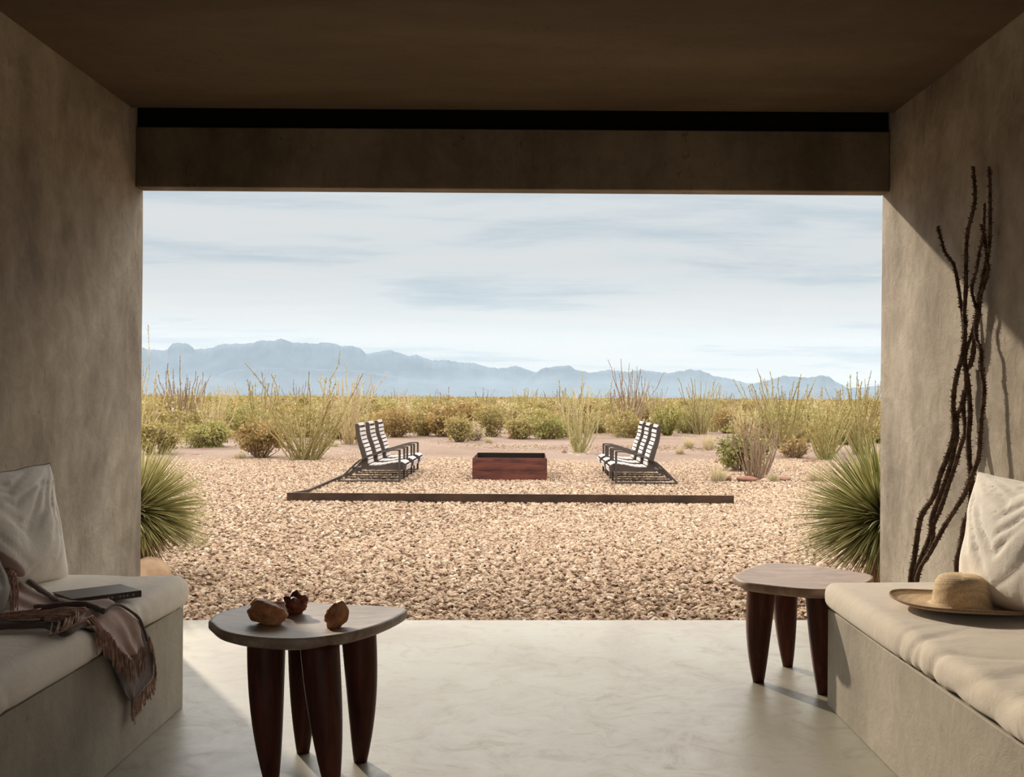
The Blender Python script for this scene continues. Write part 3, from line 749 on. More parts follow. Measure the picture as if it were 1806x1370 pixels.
def gravel():
    m = MB(); vs = []; ys = [5.5, 60.0]
    m.add([(-4.6, 5.5, GZ - .012), (4.6, 5.5, GZ - .012), (9.5, 21, GZ - .012), (-9.5, 21, GZ - .012), (22, 45, GZ - .01), (-22, 45, GZ - .01)], [(0, 1, 2, 3), (3, 2, 4, 5)])
    # cut the strip along the slab edge
    m.v[0] = (-4.6, 5.43, GZ - .012); m.v[1] = (4.6, 5.68, GZ - .012)
    o = m.build('gravel', 'pebble')
    ng = bpy.data.node_groups.new('gravel', 'GeometryNodeTree')
    ng.interface.new_socket('Geometry', in_out='INPUT', socket_type='NodeSocketGeometry')
    ng.interface.new_socket('Geometry', in_out='OUTPUT', socket_type='NodeSocketGeometry')
    nd, lk = ng.nodes, ng.links
    gi = nd.new('NodeGroupInput'); go = nd.new('NodeGroupOutput')
    pos = nd.new('GeometryNodeInputPosition'); sep = nd.new('ShaderNodeSeparateXYZ'); lk.new(pos.outputs[0], sep.inputs[0])
    nz = nd.new('ShaderNodeTexNoise'); nz.inputs['Scale'].default_value = .5; nz.inputs['Detail'].default_value = 4; lk.new(pos.outputs[0], nz.inputs['Vector'])
    ma = nd.new('ShaderNodeMath'); ma.operation = 'MULTIPLY_ADD'; ma.inputs[1].default_value = 10; lk.new(nz.outputs[0], ma.inputs[0]); lk.new(sep.outputs['Y'], ma.inputs[2])
    cur = nd.new('ShaderNodeFloatCurve')
    mr = nd.new('ShaderNodeMapRange'); mr.inputs[1].default_value = 10.5; mr.inputs[2].default_value = 50.5
    lk.new(ma.outputs[0], mr.inputs[0]); lk.new(mr.outputs[0], cur.inputs['Value'])
    c = cur.mapping.curves[0]
    c.points[0].location = (0, 1); c.points[1].location = (1, .003)
    for p in ((.12, .8), (.20, .5), (.27, .24), (.34, .08), (.46, .02)): c.points.new(*p)
    for p in c.points: p.handle_type = 'VECTOR'
    cur.mapping.update()
    den = nd.new('ShaderNodeMath'); den.operation = 'MULTIPLY'; den.inputs[1].default_value = 1350; lk.new(cur.outputs[0], den.inputs[0])
    dp = nd.new('GeometryNodeDistributePointsOnFaces'); lk.new(gi.outputs[0], dp.inputs['Mesh']); lk.new(den.outputs[0], dp.inputs['Density']); dp.inputs['Seed'].default_value = 3
    join = nd.new('GeometryNodeJoinGeometry')
    for k in range(6):
        ico = nd.new('GeometryNodeMeshIcoSphere'); ico.inputs['Radius'].default_value = 1; ico.inputs['Subdivisions'].default_value = 2
        sp = nd.new('GeometryNodeSetPosition'); lk.new(ico.outputs['Mesh'], sp.inputs['Geometry'])
        n4 = nd.new('ShaderNodeTexNoise'); n4.noise_dimensions = '4D'; n4.inputs['W'].default_value = k * 3.7; n4.inputs['Scale'].default_value = 1.1; n4.inputs['Detail'].default_value = 2
        vm = nd.new('ShaderNodeVectorMath'); vm.operation = 'SUBTRACT'; vm.inputs[1].default_value = (.5, .5, .5); lk.new(n4.outputs['Color'], vm.inputs[0])
        vs_ = nd.new('ShaderNodeVectorMath'); vs_.operation = 'SCALE'; vs_.inputs['Scale'].default_value = 2.2; lk.new(vm.outputs[0], vs_.inputs[0])
        lk.new(vs_.outputs[0], sp.inputs['Offset'])
        sm = nd.new('GeometryNodeSetMaterial'); sm.inputs['Material'].default_value = M['pebble']; lk.new(sp.outputs[0], sm.inputs[0])
        g2i = nd.new('GeometryNodeGeometryToInstance'); lk.new(sm.outputs[0], g2i.inputs[0]); lk.new(g2i.outputs[0], join.inputs[0])
    iop = nd.new('GeometryNodeInstanceOnPoints'); lk.new(dp.outputs['Points'], iop.inputs['Points']); lk.new(join.outputs[0], iop.inputs['Instance'])
    iop.inputs['Pick Instance'].default_value = True
    ri = nd.new('FunctionNodeRandomValue'); ri.data_type = 'INT'; ri.inputs[4].default_value = 0; ri.inputs[5].default_value = 5; lk.new(ri.outputs[2], iop.inputs['Instance Index'])
    rv = nd.new('FunctionNodeRandomValue'); rv.data_type = 'FLOAT_VECTOR'; rv.inputs[0].default_value = (-.5, -.5, 0); rv.inputs[1].default_value = (.5, .5, 6.28)
    rv.inputs['Seed'].default_value = 5; lk.new(rv.outputs[0], iop.inputs['Rotation'])
    rs = nd.new('FunctionNodeRandomValue'); rs.data_type = 'FLOAT_VECTOR'; rs.inputs[0].default_value = (.007, .007, .006); rs.inputs[1].default_value = (.026, .021, .016)
    rs.inputs['Seed'].default_value = 8; lk.new(rs.outputs[0], iop.inputs['Scale'])
    tr = nd.new('GeometryNodeTranslateInstances'); lk.new(iop.outputs[0], tr.inputs[0])
    rt = nd.new('FunctionNodeRandomValue'); rt.data_type = 'FLOAT_VECTOR'; rt.inputs[0].default_value = (0, 0, -.008); rt.inputs[1].default_value = (0, 0, .014); rt.inputs['Seed'].default_value = 11
    lk.new(rt.outputs[0], tr.inputs['Translation'])
    lk.new(tr.outputs[0], go.inputs[0])
    md = o.modifiers.new('scatter', 'NODES'); md.node_group = ng
    tag(o, 'pinkish tan gravel spread between the shelter floor and the scrub', 'gravel', kind='stuff')
gravel()

# steel edging
m = MB()
m.box((-2.70, 12.13, GZ - .03), (2.335, 12.16, .055)); m.prism([(12.16, GZ - .03), (17.6, GZ - .03), (17.6, .0), (13.2, .0), (12.16, .053)], 'x', -2.70, -2.67)
tag(m.build('garden_edging', 'curb'), 'rusty steel edging strip lying around the gravel seating area', 'edging')
# fire pit
fp = empty('fire_pit', (-.245, 16.15, GZ - .02))
def plate(poly, z0, z1): q = MB(); q.box((poly[0], poly[1], z0), (poly[2], poly[3], z1)); return q
hx, hy, tt, zt = .535, .74, .012, .325
for nm, bx in (('front_panel', (-hx, -hy, hx, -hy + tt)), ('back_panel', (-hx, hy - tt, hx, hy)), ('side_panel', (-hx, -hy + tt, -hx + tt, hy - tt)), ('side_panel', (hx - tt, -hy + tt, hx, hy - tt))):
    plate(bx, 0, zt).build(nm, 'soot' if nm == 'back_panel' else 'steel', fp, bevel=.002)
q = MB(); q.box((-hx + tt, -hy + tt, .05), (hx - tt, hy - tt, .06)); q.build('bottom_plate', 'soot', fp)
q = MB(); q.box((-hx + .03, -hy - .006, .15), (hx - .03, -hy, .156)); q.box((-.02, -hy - .005, .02), (.02, -hy, .035)); q.build('weld_seam', 'steel', fp)
tag(fp, 'rectangular rust-red steel fire pit between the two rows of chairs', 'fire pit')

# ------------------------------------------------------------------ lounge chairs
def make_chair():
    root = empty('slatted_lounge_chair')
    W = .28
    for s in (-1, 1):
        m = MB(); m.bar([(0, s * W, 0), (0, s * W, .435)], .022, .030); m.build('leg', 'chair', root, bevel=.002)
        m = MB(); m.bar([(.012, s * W, .44), (-.06, s * W, .443), (-.13, s * W, .437), (-.24, s * W, .408), (-.36, s * W, .37), (-.47, s * W, .335), (-.55, s * W, .295)], .045, .018); m.build('armrest', 'chair', root)
        m = MB(); m.bar([(-.55, s * W, .295), (-.62, s * W, .235), (-.73, s * W, .125), (-.845, s * W, .012)], .022, .026); m.build('leg', 'chair', root)
        m = MB(); m.bar([(-.845, s * W, .011), (-.01, s * W, .011)], .024, .022); m.build('runner', 'chair', root)
    # backrest: two shaped sides and ten slats
    outer = [(-.623, .796), (-.618, .73), (-.612, .666), (-.592, .56), (-.562, .458), (-.524, .33), (-.53, .20)]
    inner = [(-.445, .225), (-.445, .303), (-.468, .39), (-.493, .476), (-.53, .57), (-.554, .666), (-.560, .73), (-.562, .775), (-.585, .80)]
    br = MB()
    for s in (-1, 1):
        br.prism(outer + inner, 'y', s * .245, s * .215)
    br.box((-.57, -.22, .50), (-.55, .22, .53)); bo = br.build('backrest_frame', 'chair', root)
    sl = MB()
    ctr = [(-.585, .79), (-.562, .72), (-.557, .66), (-.545, .60), (-.525, .545), (-.503, .49), (-.485, .435), (-.468, .38), (-.452, .325), (-.444, .27)]
    for i, (u, z) in enumerate(ctr):
        a = (ctr[min(i + 1, 9)][0] - ctr[max(i - 1, 0)][0], ctr[min(i + 1, 9)][1] - ctr[max(i - 1, 0)][1]); l = math.hypot(*a); a = (a[0] / l, a[1] / l)
        nn = (-a[1], a[0]); hgt = .021
        if nn[0] < 0: nn = (-nn[0], -nn[1])
        poly = [(u + a[0] * hgt, z + a[1] * hgt), (u - a[0] * hgt, z - a[1] * hgt), (u - a[0] * hgt + nn[0] * .014, z - a[1] * hgt + nn[1] * .014), (u + a[0] * hgt + nn[0] * .014, z + a[1] * hgt + nn[1] * .014)]
        sl.prism(poly, 'y', -.244, .244)
    so = sl.build('backrest', 'chair_slat', root)
    seat = MB()
    poly = [(-.67, .20), (-.68, .178), (-.3, .165), (.085, .165), (.095, .235), (.03, .262), (-.15, .25), (-.3, .222), (-.445, .225), (-.53, .20)]
    for s in (-1, 1): seat.prism(poly, 'y', s * .25, s * .22)
    seat.box((-.60, -.225, .182), (-.57, .225, .195)); seat.build('seat_frame', 'chair', root)
    seat = MB()
    for u, z, dz in ((-.40, .226, .0), (-.335, .226, .0), (-.27, .23, .004), (-.205, .241, .006), (-.14, .255, .006), (-.075, .262, .004), (-.01, .268, .002), (.05, .262, -.012)):
        seat.prism([(u - .026, z - dz), (u + .026, z + dz), (u + .026, z + dz + .012), (u - .026, z - dz + .012)], 'y', -.248, .248)
    seat.prism([(.086, .17), (.098, .17), (.104, .235), (.092, .235)], 'y', -.248, .248)
    seat.build('seat', 'chair_slat', root)
    m = MB(); m.tube([(-.65, -.27, .19), (-.65, .27, .19)], .01, 6); m.build('crossbar', 'chair', root)
    return root
proto = make_chair(); first = True
for grp, xf, ang, y0, nm in (('l', -1.755, 0, 14.85, 'left of the fire pit'), ('r', 1.225, math.pi, 14.8, 'right of the fire pit')):
    for k, pos_ in enumerate(('nearest the shelter', 'in the middle of its row', 'farthest from the shelter')):
        c = proto if first else copy_tree(proto); first = False
        c.location = (xf, y0 + .28 + .95 * k, GZ - .004); c.rotation_euler = (0, 0, ang)
        tag(c, 'grey slatted lounge chair %s, %s' % (nm, pos_), 'chair', 'slatted lounge chairs around the fire pit')

# ------------------------------------------------------------------ sotols by the opening
def sotol(name, c, R, n, mat, label, seed, tilt=0, low=-.5, w=.0055):
    rnd = np.random.RandomState(seed)
    root = empty(name, (c[0], c[1], GZ - .02))
    cz = c[2] - GZ + .02
    def leaves(n, lo, hi, mat, nm, R, droopk):
        V = []; Fc = []
        for i in range(n):
            el = math.asin(lo + (hi - lo) * rnd.rand()); az = rnd.rand() * 6.2832
            d = Vector((math.cos(el) * math.cos(az), math.cos(el) * math.sin(az), math.sin(el)))
            L = R * rnd.uniform(.72, 1.08); s = d.cross(Vector((0, 0, 1))).normalized(); s = Matrix.Rotation(rnd.uniform(-.8, .8), 3, d) @ s
            k = 7; base = len(V); bend = Vector((rnd.uniform(-.1, .1), rnd.uniform(-.1, .1), -droopk * (1 - abs(d.z)) * rnd.uniform(.4, 1.3)))
            for q in range(k):
                t = q / (k - 1); p = d * (.03 + L * t) + bend * (L * t * t)
                ww = w * (1 - t ** 1.5) + .0006
                nrm = s.cross(d)
                V += [p - s * ww, p - nrm * ww * .45, p + s * ww]
            for q in range(k - 1):
                a = base + q * 3
                Fc += [(a, a + 1, a + 4, a + 3), (a + 1, a + 2, a + 5, a + 4)]
        V = np.array([(v.x, v.y, v.z + cz) for v in V]); o = arr_obj(nm, V, np.array(Fc), mat, root)
        return o
    leaves(n, low, .98, mat, 'leaves', R, .16)
    leaves(int(n * .22), -.95, low + .05, 'sotol_dry', 'dry_leaves', R * .75, .02)
    t = MB(); t.lathe([(0, 0), (.10, 0), (.10, cz * .5), (.075, cz), (.04, cz + .06), (0, cz + .07)], 20); t.build('trunk', 'sotol_dry', root, smooth=True)
    tag(root, label, 'plant'); return root
sotol('sotol_plant', atY(238, 905, 6.9), .47, 2400, 'sotol_yellow', 'spiky yellow-green sotol plant beside the left wall and the tan boulder', 4)
sotol('sotol_plant', atY(1560, 918, 6.55), .55, 2600, 'sotol', 'dark green spiky sotol plant at the outer edge of the right wall', 9)
rock('boulder', onZ(258, 1036, GZ) + Vector((0, 0, -.02)), (.15, .13, .13), 12.0, 'boulder', 'smooth tan boulder at the foot of the left sotol plant', 'boulder', amp=.12)

# ------------------------------------------------------------------ scrub plants
def quads_cloud(P, size, rnd, elong=1.6):
    n = len(P)
    d = rnd.normal(size=(n, 3)); d /= np.linalg.norm(d, axis=1)[:, None]
    e = rnd.normal(size=(n, 3)); e = np.cross(d, e); e /= np.linalg.norm(e, axis=1)[:, None]
    s = (size * rnd.uniform(.6, 1.3, n))[:, None]
    V = np.stack([P - d * s * elong / 2 - e * s * .15, P - e * s / 2, P + d * s * elong / 2, P + e * s / 2], 1).reshape(-1, 3)
    return V, np.arange(4 * n).reshape(n, 4)
def creosote(seed, h, w, nleaf, leafmat_, leaf=.05, bare=.25, ntw=26, sparse=1.0):
    rnd = np.random.RandomState(seed); root = empty('creosote_bush')
    m = MB(); tips = []
    for i in range(ntw):
        az = rnd.rand() * 6.28; sp = math.sqrt(rnd.rand())
        tip = Vector((math.cos(az) * sp * w * .45, math.sin(az) * sp * w * .45, h * rnd.uniform(.6, .98) * (1 - .35 * sp * sp)))
        b0 = Vector((math.cos(az) * .05, math.sin(az) * .05, -.04)); mid = b0.lerp(tip, .5) + Vector((math.cos(az), math.sin(az), 0)) * (.12 * w * sp)
        mid += Vector((rnd.normal(), rnd.normal(), 0)) * .03 * w
        m.tube([b0, b0.lerp(mid, .5), mid, mid.lerp(tip, .6), tip], [.013, .010, .008, .006, .003], 4, cap=False)
        tips.append((b0, mid, tip))
    m.build('twigs', 'twig', root)
    # leaf sprays gathered along the outer twigs
    cl = []
    for (b0, mid, tip) in tips:
        for q in range(5):
            t = bare + (1.04 - bare) * rnd.rand() ** .7
            p = (b0.lerp(mid, t * 2) if t < .5 else mid.lerp(tip, (t - .5) * 2)); cl.append((p.x, p.y, p.z))
    cl = np.array(cl); cl += rnd.normal(size=cl.shape) * w * .045
    idx = rnd.randint(len(cl), size=nleaf)
    P = cl[idx] + rnd.normal(size=(nleaf, 3)) * np.array([w * .065, w * .065, h * .06]) * sparse
    P[:, 2] = np.abs(P[:, 2]) + .01
    V, Fc = quads_cloud(P, leaf, rnd); arr_obj('leaves', V, Fc, leafmat_, root)
    return root
def ocotillo(seed, n, h0, h1, spread, stemmat, leafm, tips=(), base=None, leafd=26, r=.012, br=.12, name='ocotillo', leaf=.035):
    rnd = np.random.RandomState(seed); root = empty(name)
    m = MB(); LP = []
    stems = []
    for i in range(n):
        az = rnd.rand() * 6.28; th = spread * math.sqrt(rnd.rand()); L = rnd.uniform(h0, h1)
        d = Vector((math.sin(th) * math.cos(az), math.sin(th) * math.sin(az), math.cos(th)))
        b0 = Vector((math.cos(az), math.sin(az), 0)) * br * rnd.rand(); b0.z = -.05
        stems.append((b0, b0 + d * L, rnd.uniform(-.06, .10)))
    for t in tips:
        az = rnd.rand() * 6.28
        stems.append((Vector((math.cos(az) * br * .5, math.sin(az) * br * .5, -.05)), Vector(t), rnd.uniform(-.02, .05)))
    for (b0, tip, arch) in stems:
        v = tip - b0; L = v.length; out = Vector((v.x, v.y, 0)); out = out.normalized() if out.length > 1e-5 else Vector((1, 0, 0))
        pts = []
        for q in range(9):
            t = q / 8
            p = b0 + v * t + out * (arch * L * math.sin(t * math.pi)) + Vector((rnd.normal(), rnd.normal(), rnd.normal() * .3)) * .010 * L * (0 < q < 8)
            pts.append(p)
        m.tube(pts, [r * (1 - .55 * q / 8) for q in range(9)], 5, cap=False)
        k = int(L * leafd * 1.3)
        for q in range(k):
            t = .12 + .88 * rnd.rand(); i = min(int(t * 8), 7); p = pts[i].lerp(pts[i + 1], t * 8 - i)
            LP.append((p.x, p.y, p.z))
    m.build('stems', stemmat, root)
    if LP and leafm:
        P = np.array(LP) + rnd.normal(size=(len(LP), 3)) * leaf * .26
        V, Fc = quads_cloud(P, leaf, rnd, 1.8); arr_obj('leaves', V, Fc, leafm, root)
    return root

def gz(x, y): return GZ - .02
OC = [  # base px, tips px, n, h0, h1, spread, stems, leaves, label, leaf density, base radius
 ((537, 812), [(432, 640), (600, 620), (478, 660), (640, 658), (545, 655), (593, 672), (510, 690), (575, 668)], 64, .8, 1.4, .72, 'stem_mid', 'leaf_olive', 'largest leafy yellow-green ocotillo with long arms, standing left of the chairs', 42, .22),
 ((618, 786), [(560, 668), (682, 655), (612, 640), (590, 660), (655, 672)], 40, 1.1, 1.9, .42, 'stem_tan', 'leaf_pale', 'tall straw-coloured ocotillo behind the left row of chairs', 40, .15),
 ((322, 769), [(296, 640), (318, 626), (330, 660), (358, 655), (306, 650)], 34, 1.1, 2.0, .42, 'stem_brown', 'leaf_rust', 'tall brownish ocotillo with thin arms near the left wall edge', 22, .2),
 ((1022, 800), [(1027, 655), (985, 672), (1080, 668), (1072, 690), (1012, 690)], 42, .9, 1.55, .42, 'stem_yellow', 'leaf_pale', 'vase-shaped straw-yellow ocotillo just left of the right chair row', 34, .1),
 ((1115, 762), [(1072, 634), (1095, 632), (1110, 640), (1172, 655), (1130, 650), (1083, 650), (1120, 668), (1145, 675)], 26, 1.2, 2.4, .36, 'stem_brown', 'leaf_rust', 'tallest dark-stemmed bare ocotillo rising behind the right chair row', 12, .14),
 ((1237, 767), [(1195, 665), (1225, 668), (1262, 668), (1245, 672)], 30, 1.1, 2.0, .45, 'stem_mid', 'leaf_pale', 'thin bare ocotillo right of the chairs, behind the pale dry grass tuft', 18, .16),
 ((1332, 845), [(1340, 735), (1366, 790), (1322, 748), (1332, 741)], 40, .6, 1.0, .32, 'stem_brown', 'leaf_rust', 'dry reddish-brown twiggy ocotillo beside the red sandstone slab', 12, .15),
 ((1377, 793), [(1293, 668), (1335, 650), (1358, 655), (1410, 665), (1439, 668), (1400, 672), (1320, 680), (1345, 668)], 46, 1.0, 1.9, .5, 'stem_mid', 'leaf_olive', 'wide many-armed ocotillo behind the dry twiggy one', 34, .14),
 ((1456, 812), [(1450, 682), (1500, 716), (1432, 700), (1490, 700)], 52, .8, 1.35, .48, 'stem_yellow', 'leaf_olive', 'dense yellow-green ocotillo directly above the right sotol plant', 50, .12),
 ((1518, 804), [(1455, 682), (1500, 660), (1512, 655), (1537, 653), (1546, 690), (1525, 668), (1486, 680)], 46, 1.0, 1.7, .42, 'stem_mid', 'leaf_olive', 'tall tangled ocotillo against the right wall edge', 34, .14),
 ((236, 790), [(261, 573), (240, 600), (252, 640)], 20, 1.2, 2.0, .35, 'stem_tan', 'leaf_olive', 'ocotillo mostly hidden by the left wall, one arm tip above the mountains', 20, .15),
]
for i, (bp, tp, n, h0, h1, sp, sm, lm, lab, ld, br) in enumerate(OC):
    b0 = onZ(*bp, gz(0, 0)); rnd = random.Random(i)
    tips = []
    for t in tp:
        q = atY(*t, b0.y + rnd.uniform(-.35, .35)); tips.append(q - b0)
    o = ocotillo(100 + i, n, h0, h1, sp, sm, lm, tips, leafd=ld, br=br, r=.0135 if b0.y < 26 else .018, leaf=.024 if b0.y < 26 else .03)
    o.location = b0; tag(o, lab, 'plant')
# low bright green spiky clump
o = ocotillo(300, 46, .7, 1.15, .75, 'leaf_green', 'leaf_green', (), leafd=40, br=.12, name='desert_spoon', leaf=.05)
o.location = onZ(1178, 768, gz(0, 0)); tag(o, 'bright green spiky clump just behind the right row of chairs', 'plant')

CR = [  # px, py, top, width px, leaf mat, nleaf, bare, label
 ((275, 802), 738, 78, 'leaf_olive', 3000, .3, 'round olive bush against the left wall edge above the sotol'),
 ((362, 791), 738, 85, 'leaf_green', 3200, .15, 'grey-green low bush spreading beneath the brownish ocotillo'),
 ((460, 808), 735, 88, 'leaf_rust', 3000, .35, 'rusty-orange bush with bare twiggy base left of the largest ocotillo'),
 ((430, 768), 700, 92, 'leaf_green', 3200, .15, 'fresh green bush behind the rusty-orange bush'),
 ((700, 772), 712, 84, 'leaf_rust', 3000, .2, 'rusty olive bush directly behind the left chair backs'),
 ((750, 770), 708, 60, 'leaf_olive', 2600, .2, 'olive bush just right of the left chair backs'),
 ((810, 780), 728, 52, 'leaf_olive', 2200, .3, 'small olive bush straight behind the left corner of the fire pit'),
 ((838, 778), 742, 34, 'leaf_pale', 500, .3, 'almost bare grey twiggy bush behind the fire pit'),
 ((868, 772), 708, 62, 'leaf_olive', 2600, .2, 'olive bush behind the fire pit, left of the sandy gap'),
 ((915, 776), 733, 54, 'leaf_olive', 2400, .12, 'rounded olive bush behind the fire pit, right of the sandy gap'),
 ((968, 776), 722, 74, 'leaf_green', 3000, .15, 'bright green bush left of the vase-shaped ocotillo'),
 ((1093, 762), 712, 62, 'leaf_rust', 2600, .15, 'rusty bush between the vase-shaped and dark-stemmed ocotillos'),
 ((1213, 765), 712, 66, 'leaf_green', 2600, .12, 'yellow-green bush right of the bright green spiky clump'),
 ((1282, 765), 712, 60, 'leaf_rust', 2600, .12, 'rusty-orange rounded bush behind the dry grass tuft'),
 ((1308, 832), 755, 92, 'leaf_dark', 2800, .3, 'dark green bush leaning left beside the dry twiggy ocotillo'),
 ((1402, 808), 766, 58, 'leaf_rust', 500, .2, 'sparse rust-tinged twiggy shrub below the wide ocotillo'),
 ((1482, 785), 745, 44, 'leaf_dark', 1800, .15, 'small dark green bush between the two ocotillos near the right wall'),
]
for i, (bp, top, wpx, lm, nl, bare, lab) in enumerate(CR):
    b0 = onZ(*bp, gz(0, 0)); s = F / b0.y
    o = creosote(400 + i, (bp[1] - top) / s, wpx / s, nl, lm, .042, bare, 34 if nl > 1000 else 46)
    o.location = b0; tag(o, lab, 'bush')
# dry grass tufts
def tuft(seed, h, w, n, mat):
    rnd = np.random.RandomState(seed); V = []; Fc = []
    for i in range(n):
        az = rnd.rand() * 6.28; th = rnd.rand() * .9; L = h * rnd.uniform(.6, 1.1)
        d = np.array([math.sin(th) * math.cos(az), math.sin(th) * math.sin(az), math.cos(th)]); s = np.array([-math.sin(az), math.cos(az), 0]) * .004
        b0 = np.array([math.cos(az), math.sin(az), 0]) * w * .2 * rnd.rand(); b0[2] = -.02
        k = len(V); mid = b0 + d * L * .55 + np.array([0, 0, .06 * h]); tip = b0 + d * L
        V += [b0 - s, b0 + s, mid + s * .8, mid - s * .8, tip + s * .2, tip - s * .2]; Fc += [(k, k + 1, k + 2, k + 3), (k + 3, k + 2, k + 4, k + 5)]
    return arr_obj('grass_tuft', np.array(V), np.array(Fc), mat)
for i, (bp, h, w, lab) in enumerate([((1250, 793), .42, .7, 'pale dry grass tuft on open sand right of the chairs'), ((1200, 803), .22, .3, 'tiny dry weed right of the chair backs'),
        ((1266, 850), .26, .45, 'pale grass tuft beside the dark stone, right of the chairs'), ((1362, 850), .16, .35, 'short straw tuft between the two flat slabs'),
        ((425, 810), .16, .45, 'low dry weed on the sand below the rusty-orange bush'), ((590, 790), .18, .3, 'small weed left of the chair backs'), ((1215, 790), .3, .5, 'faint straw tuft behind the right chair row'),
        ((862, 782), .2, .35, 'tiny straw tuft behind the fire pit rim'), ((1440, 850), .2, .5, 'thin grass tuft left of the dark green sotol')]):
    o = tuft(600 + i, h, w, 260, 'leaf_pale'); o.location = onZ(*bp, gz(0, 0)); tag(o, lab, 'grass tuft')
# loose rocks
RK = [((1315, 850), (.17, .10, .05), 'redrock', 'dark red flat sandstone slab at the foot of the dry ocotillo'),
      ((1352, 850), (.09, .07, .035), 'tanrock', 'small tan slab between the red slab and the long slab'),
      ((1384, 848), (.15, .08, .035), 'redrock', 'long low reddish slab right of the dry twiggy ocotillo'),
      ((1284, 849), (.055, .05, .06), 'redrock', 'upright dark stone left of the red sandstone slab'),
      ((1297, 850), (.05, .04, .035), 'tanrock', 'small stone between the upright stone and the red slab'),
      ((1263, 817), (.035, .03, .035), 'redrock', 'small dark stone left of the dark green bush'),
      ((1277, 820), (.05, .04, .03), 'redrock', 'brown stone just left of the dark green bush'),
      ((995, 801), (.07, .05, .06), 'redrock', 'reddish stone left of the vase-shaped ocotillo foot'),
      ((1006, 804), (.08, .05, .04), 'tanrock', 'tan stone in front of the vase-shaped ocotillo'),
      ((1018, 806), (.06, .04, .03), 'tanrock', 'low tan stone in front of the vase-shaped ocotillo foot, right of its neighbour'),
      ((1038, 804), (.05, .04, .055), 'tanrock', 'upright tan stone right of the vase-shaped ocotillo foot'),
      ((1052, 805), (.05, .04, .03), 'redrock', 'small red stone nearest the right chair row front'),
      ((902, 776), (.13, .09, .07), 'redrock', 'brown stone heap at the foot of the rounded olive bush'),
      ((1430, 815), (.14, .08, .03), 'redrock', 'flat brown stone left of the dense yellow-green ocotillo'),
      ((1420, 830), (.06, .05, .03), 'tanrock', 'small pale stone above the left sotol spikes of the right plant'),
      ((515, 826), (.10, .05, .025), 'redrock', 'flat dark stone in front of the largest ocotillo'),
      ((345, 803), (.12, .06, .02), 'redrock', 'thin flat stone on sand below the grey-green bush')]
for i, (bp, sz, mt, lab) in enumerate(RK):
    rock('stone', onZ(*bp, gz(0, 0)) + Vector((0, 0, .0)), sz, 20 + i * 1.7, mt, lab, amp=.3, sub=3, rz=i * .7)

# scrub filling the middle distance: copies of a handful of kinds
protos_c = [creosote(700 + k, hh, ww, 1500, lm, .07, .08, 20) for k, (hh, ww, lm) in enumerate([(1.15, 1.7, 'leaf_olive'), (1.05, 1.5, 'leaf_rust'), (1.2, 1.6, 'leaf_green'), (.95, 1.7, 'leaf_olive'), (1.1, 1.4, 'leaf_pale')])]
protos_o = [ocotillo(720 + k, nn, .9, 1.8, .42, sm, lm, (), leafd=ld, br=.15, r=.017, leaf=.032) for k, (nn, sm, lm, ld) in enumerate([(30, 'stem_tan', 'leaf_pale', 16), (26, 'stem_brown', 'leaf_rust', 12), (34, 'stem_yellow', 'leaf_olive', 24)])]
taken = [(onZ(*r[0], gz(0, 0)).x, onZ(*r[0], gz(0, 0)).y, .8) for r in CR] + [(onZ(*r[0], gz(0, 0)).x, onZ(*r[0], gz(0, 0)).y, .9) for r in OC] + [(onZ(1178, 768, gz(0, 0)).x, onZ(1178, 768, gz(0, 0)).y, .8)]
rnd = random.Random(11); used = set()
zone = lambda y: 0 if y < 38 else (1 if y < 52 else 2)
zname = ['in the front rows', 'in the middle rows', 'in the far rows']
cname = ['olive creosote bush', 'rusty creosote bush', 'green creosote bush', 'low spreading olive creosote bush', 'pale dry creosote bush']
oname = ['straw-coloured ocotillo', 'brown-stemmed ocotillo', 'yellow-green ocotillo']
def side(x, y):
    p = VX + x * F / y
    return 'left of the chairs' if p < 620 else ('behind the chairs' if p < 1180 else 'right of the chairs')
cnt_c = cnt_o = 0; tries = 0
while (cnt_c < 255 or cnt_o < 62) and tries < 60000:
    tries += 1
    y = 27 + 41 * rnd.random() ** .85
    xl, xr = (235 - VX) / F * y, (1570 - VX) / F * y
    x = rnd.uniform(xl, xr); px = VX + x * F / y
    # open sand in front, with the two sandy gaps seen in the photograph
    if 876 < px < 897 and y < 55: continue
    if 768 < px < 788 and y < 36: continue
    front = 30.5 + 2.5 * noise.noise(Vector((x * .35, 5, 0)))
    if px < 640: front = 28.0 + 1.5 * noise.noise(Vector((x * .35, 5, 0)))
    if px > 1130: front = 34.0 if px < 1300 else 27.5
    if y < front: continue
    isO = rnd.random() < .2
    if isO and cnt_o >= 62: continue
    if not isO and cnt_c >= 255: continue
    dmin = .62 if not isO else .5
    if any((x - a) ** 2 + (y - c) ** 2 < (dmin + q * .5) ** 2 for a, c, q in taken): continue
    taken.append((x, y, .55))
    k = rnd.randrange(3) if isO else rnd.choices(range(5), (30, 20, 16, 22, 10))[0]
    src = (protos_o if isO else protos_c)[k]; key = (isO, k)
    c = src if key not in used else copy_tree(src); used.add(key)
    s = rnd.uniform(.72, 1.08); c.location = (x, y, gz(x, y)); c.rotation_euler = (0, 0, rnd.random() * 6.28); c.scale = (s * rnd.uniform(.85, 1.1), s, s * rnd.uniform(.85, 1.08))
    if isO:
        cnt_o += 1; tag(c, '%s %s, %s' % (oname[k], zname[zone(y)], side(x, y)), 'plant', '%ss %s, %s' % (oname[k], zname[zone(y)], side(x, y)))
    else:
        cnt_c += 1; tag(c, '%s %s, %s' % (cname[k], zname[zone(y)], side(x, y)), 'bush', '%ses %s, %s' % (cname[k], zname[zone(y)], side(x, y)))
print('scrub', cnt_c, cnt_o, tries)

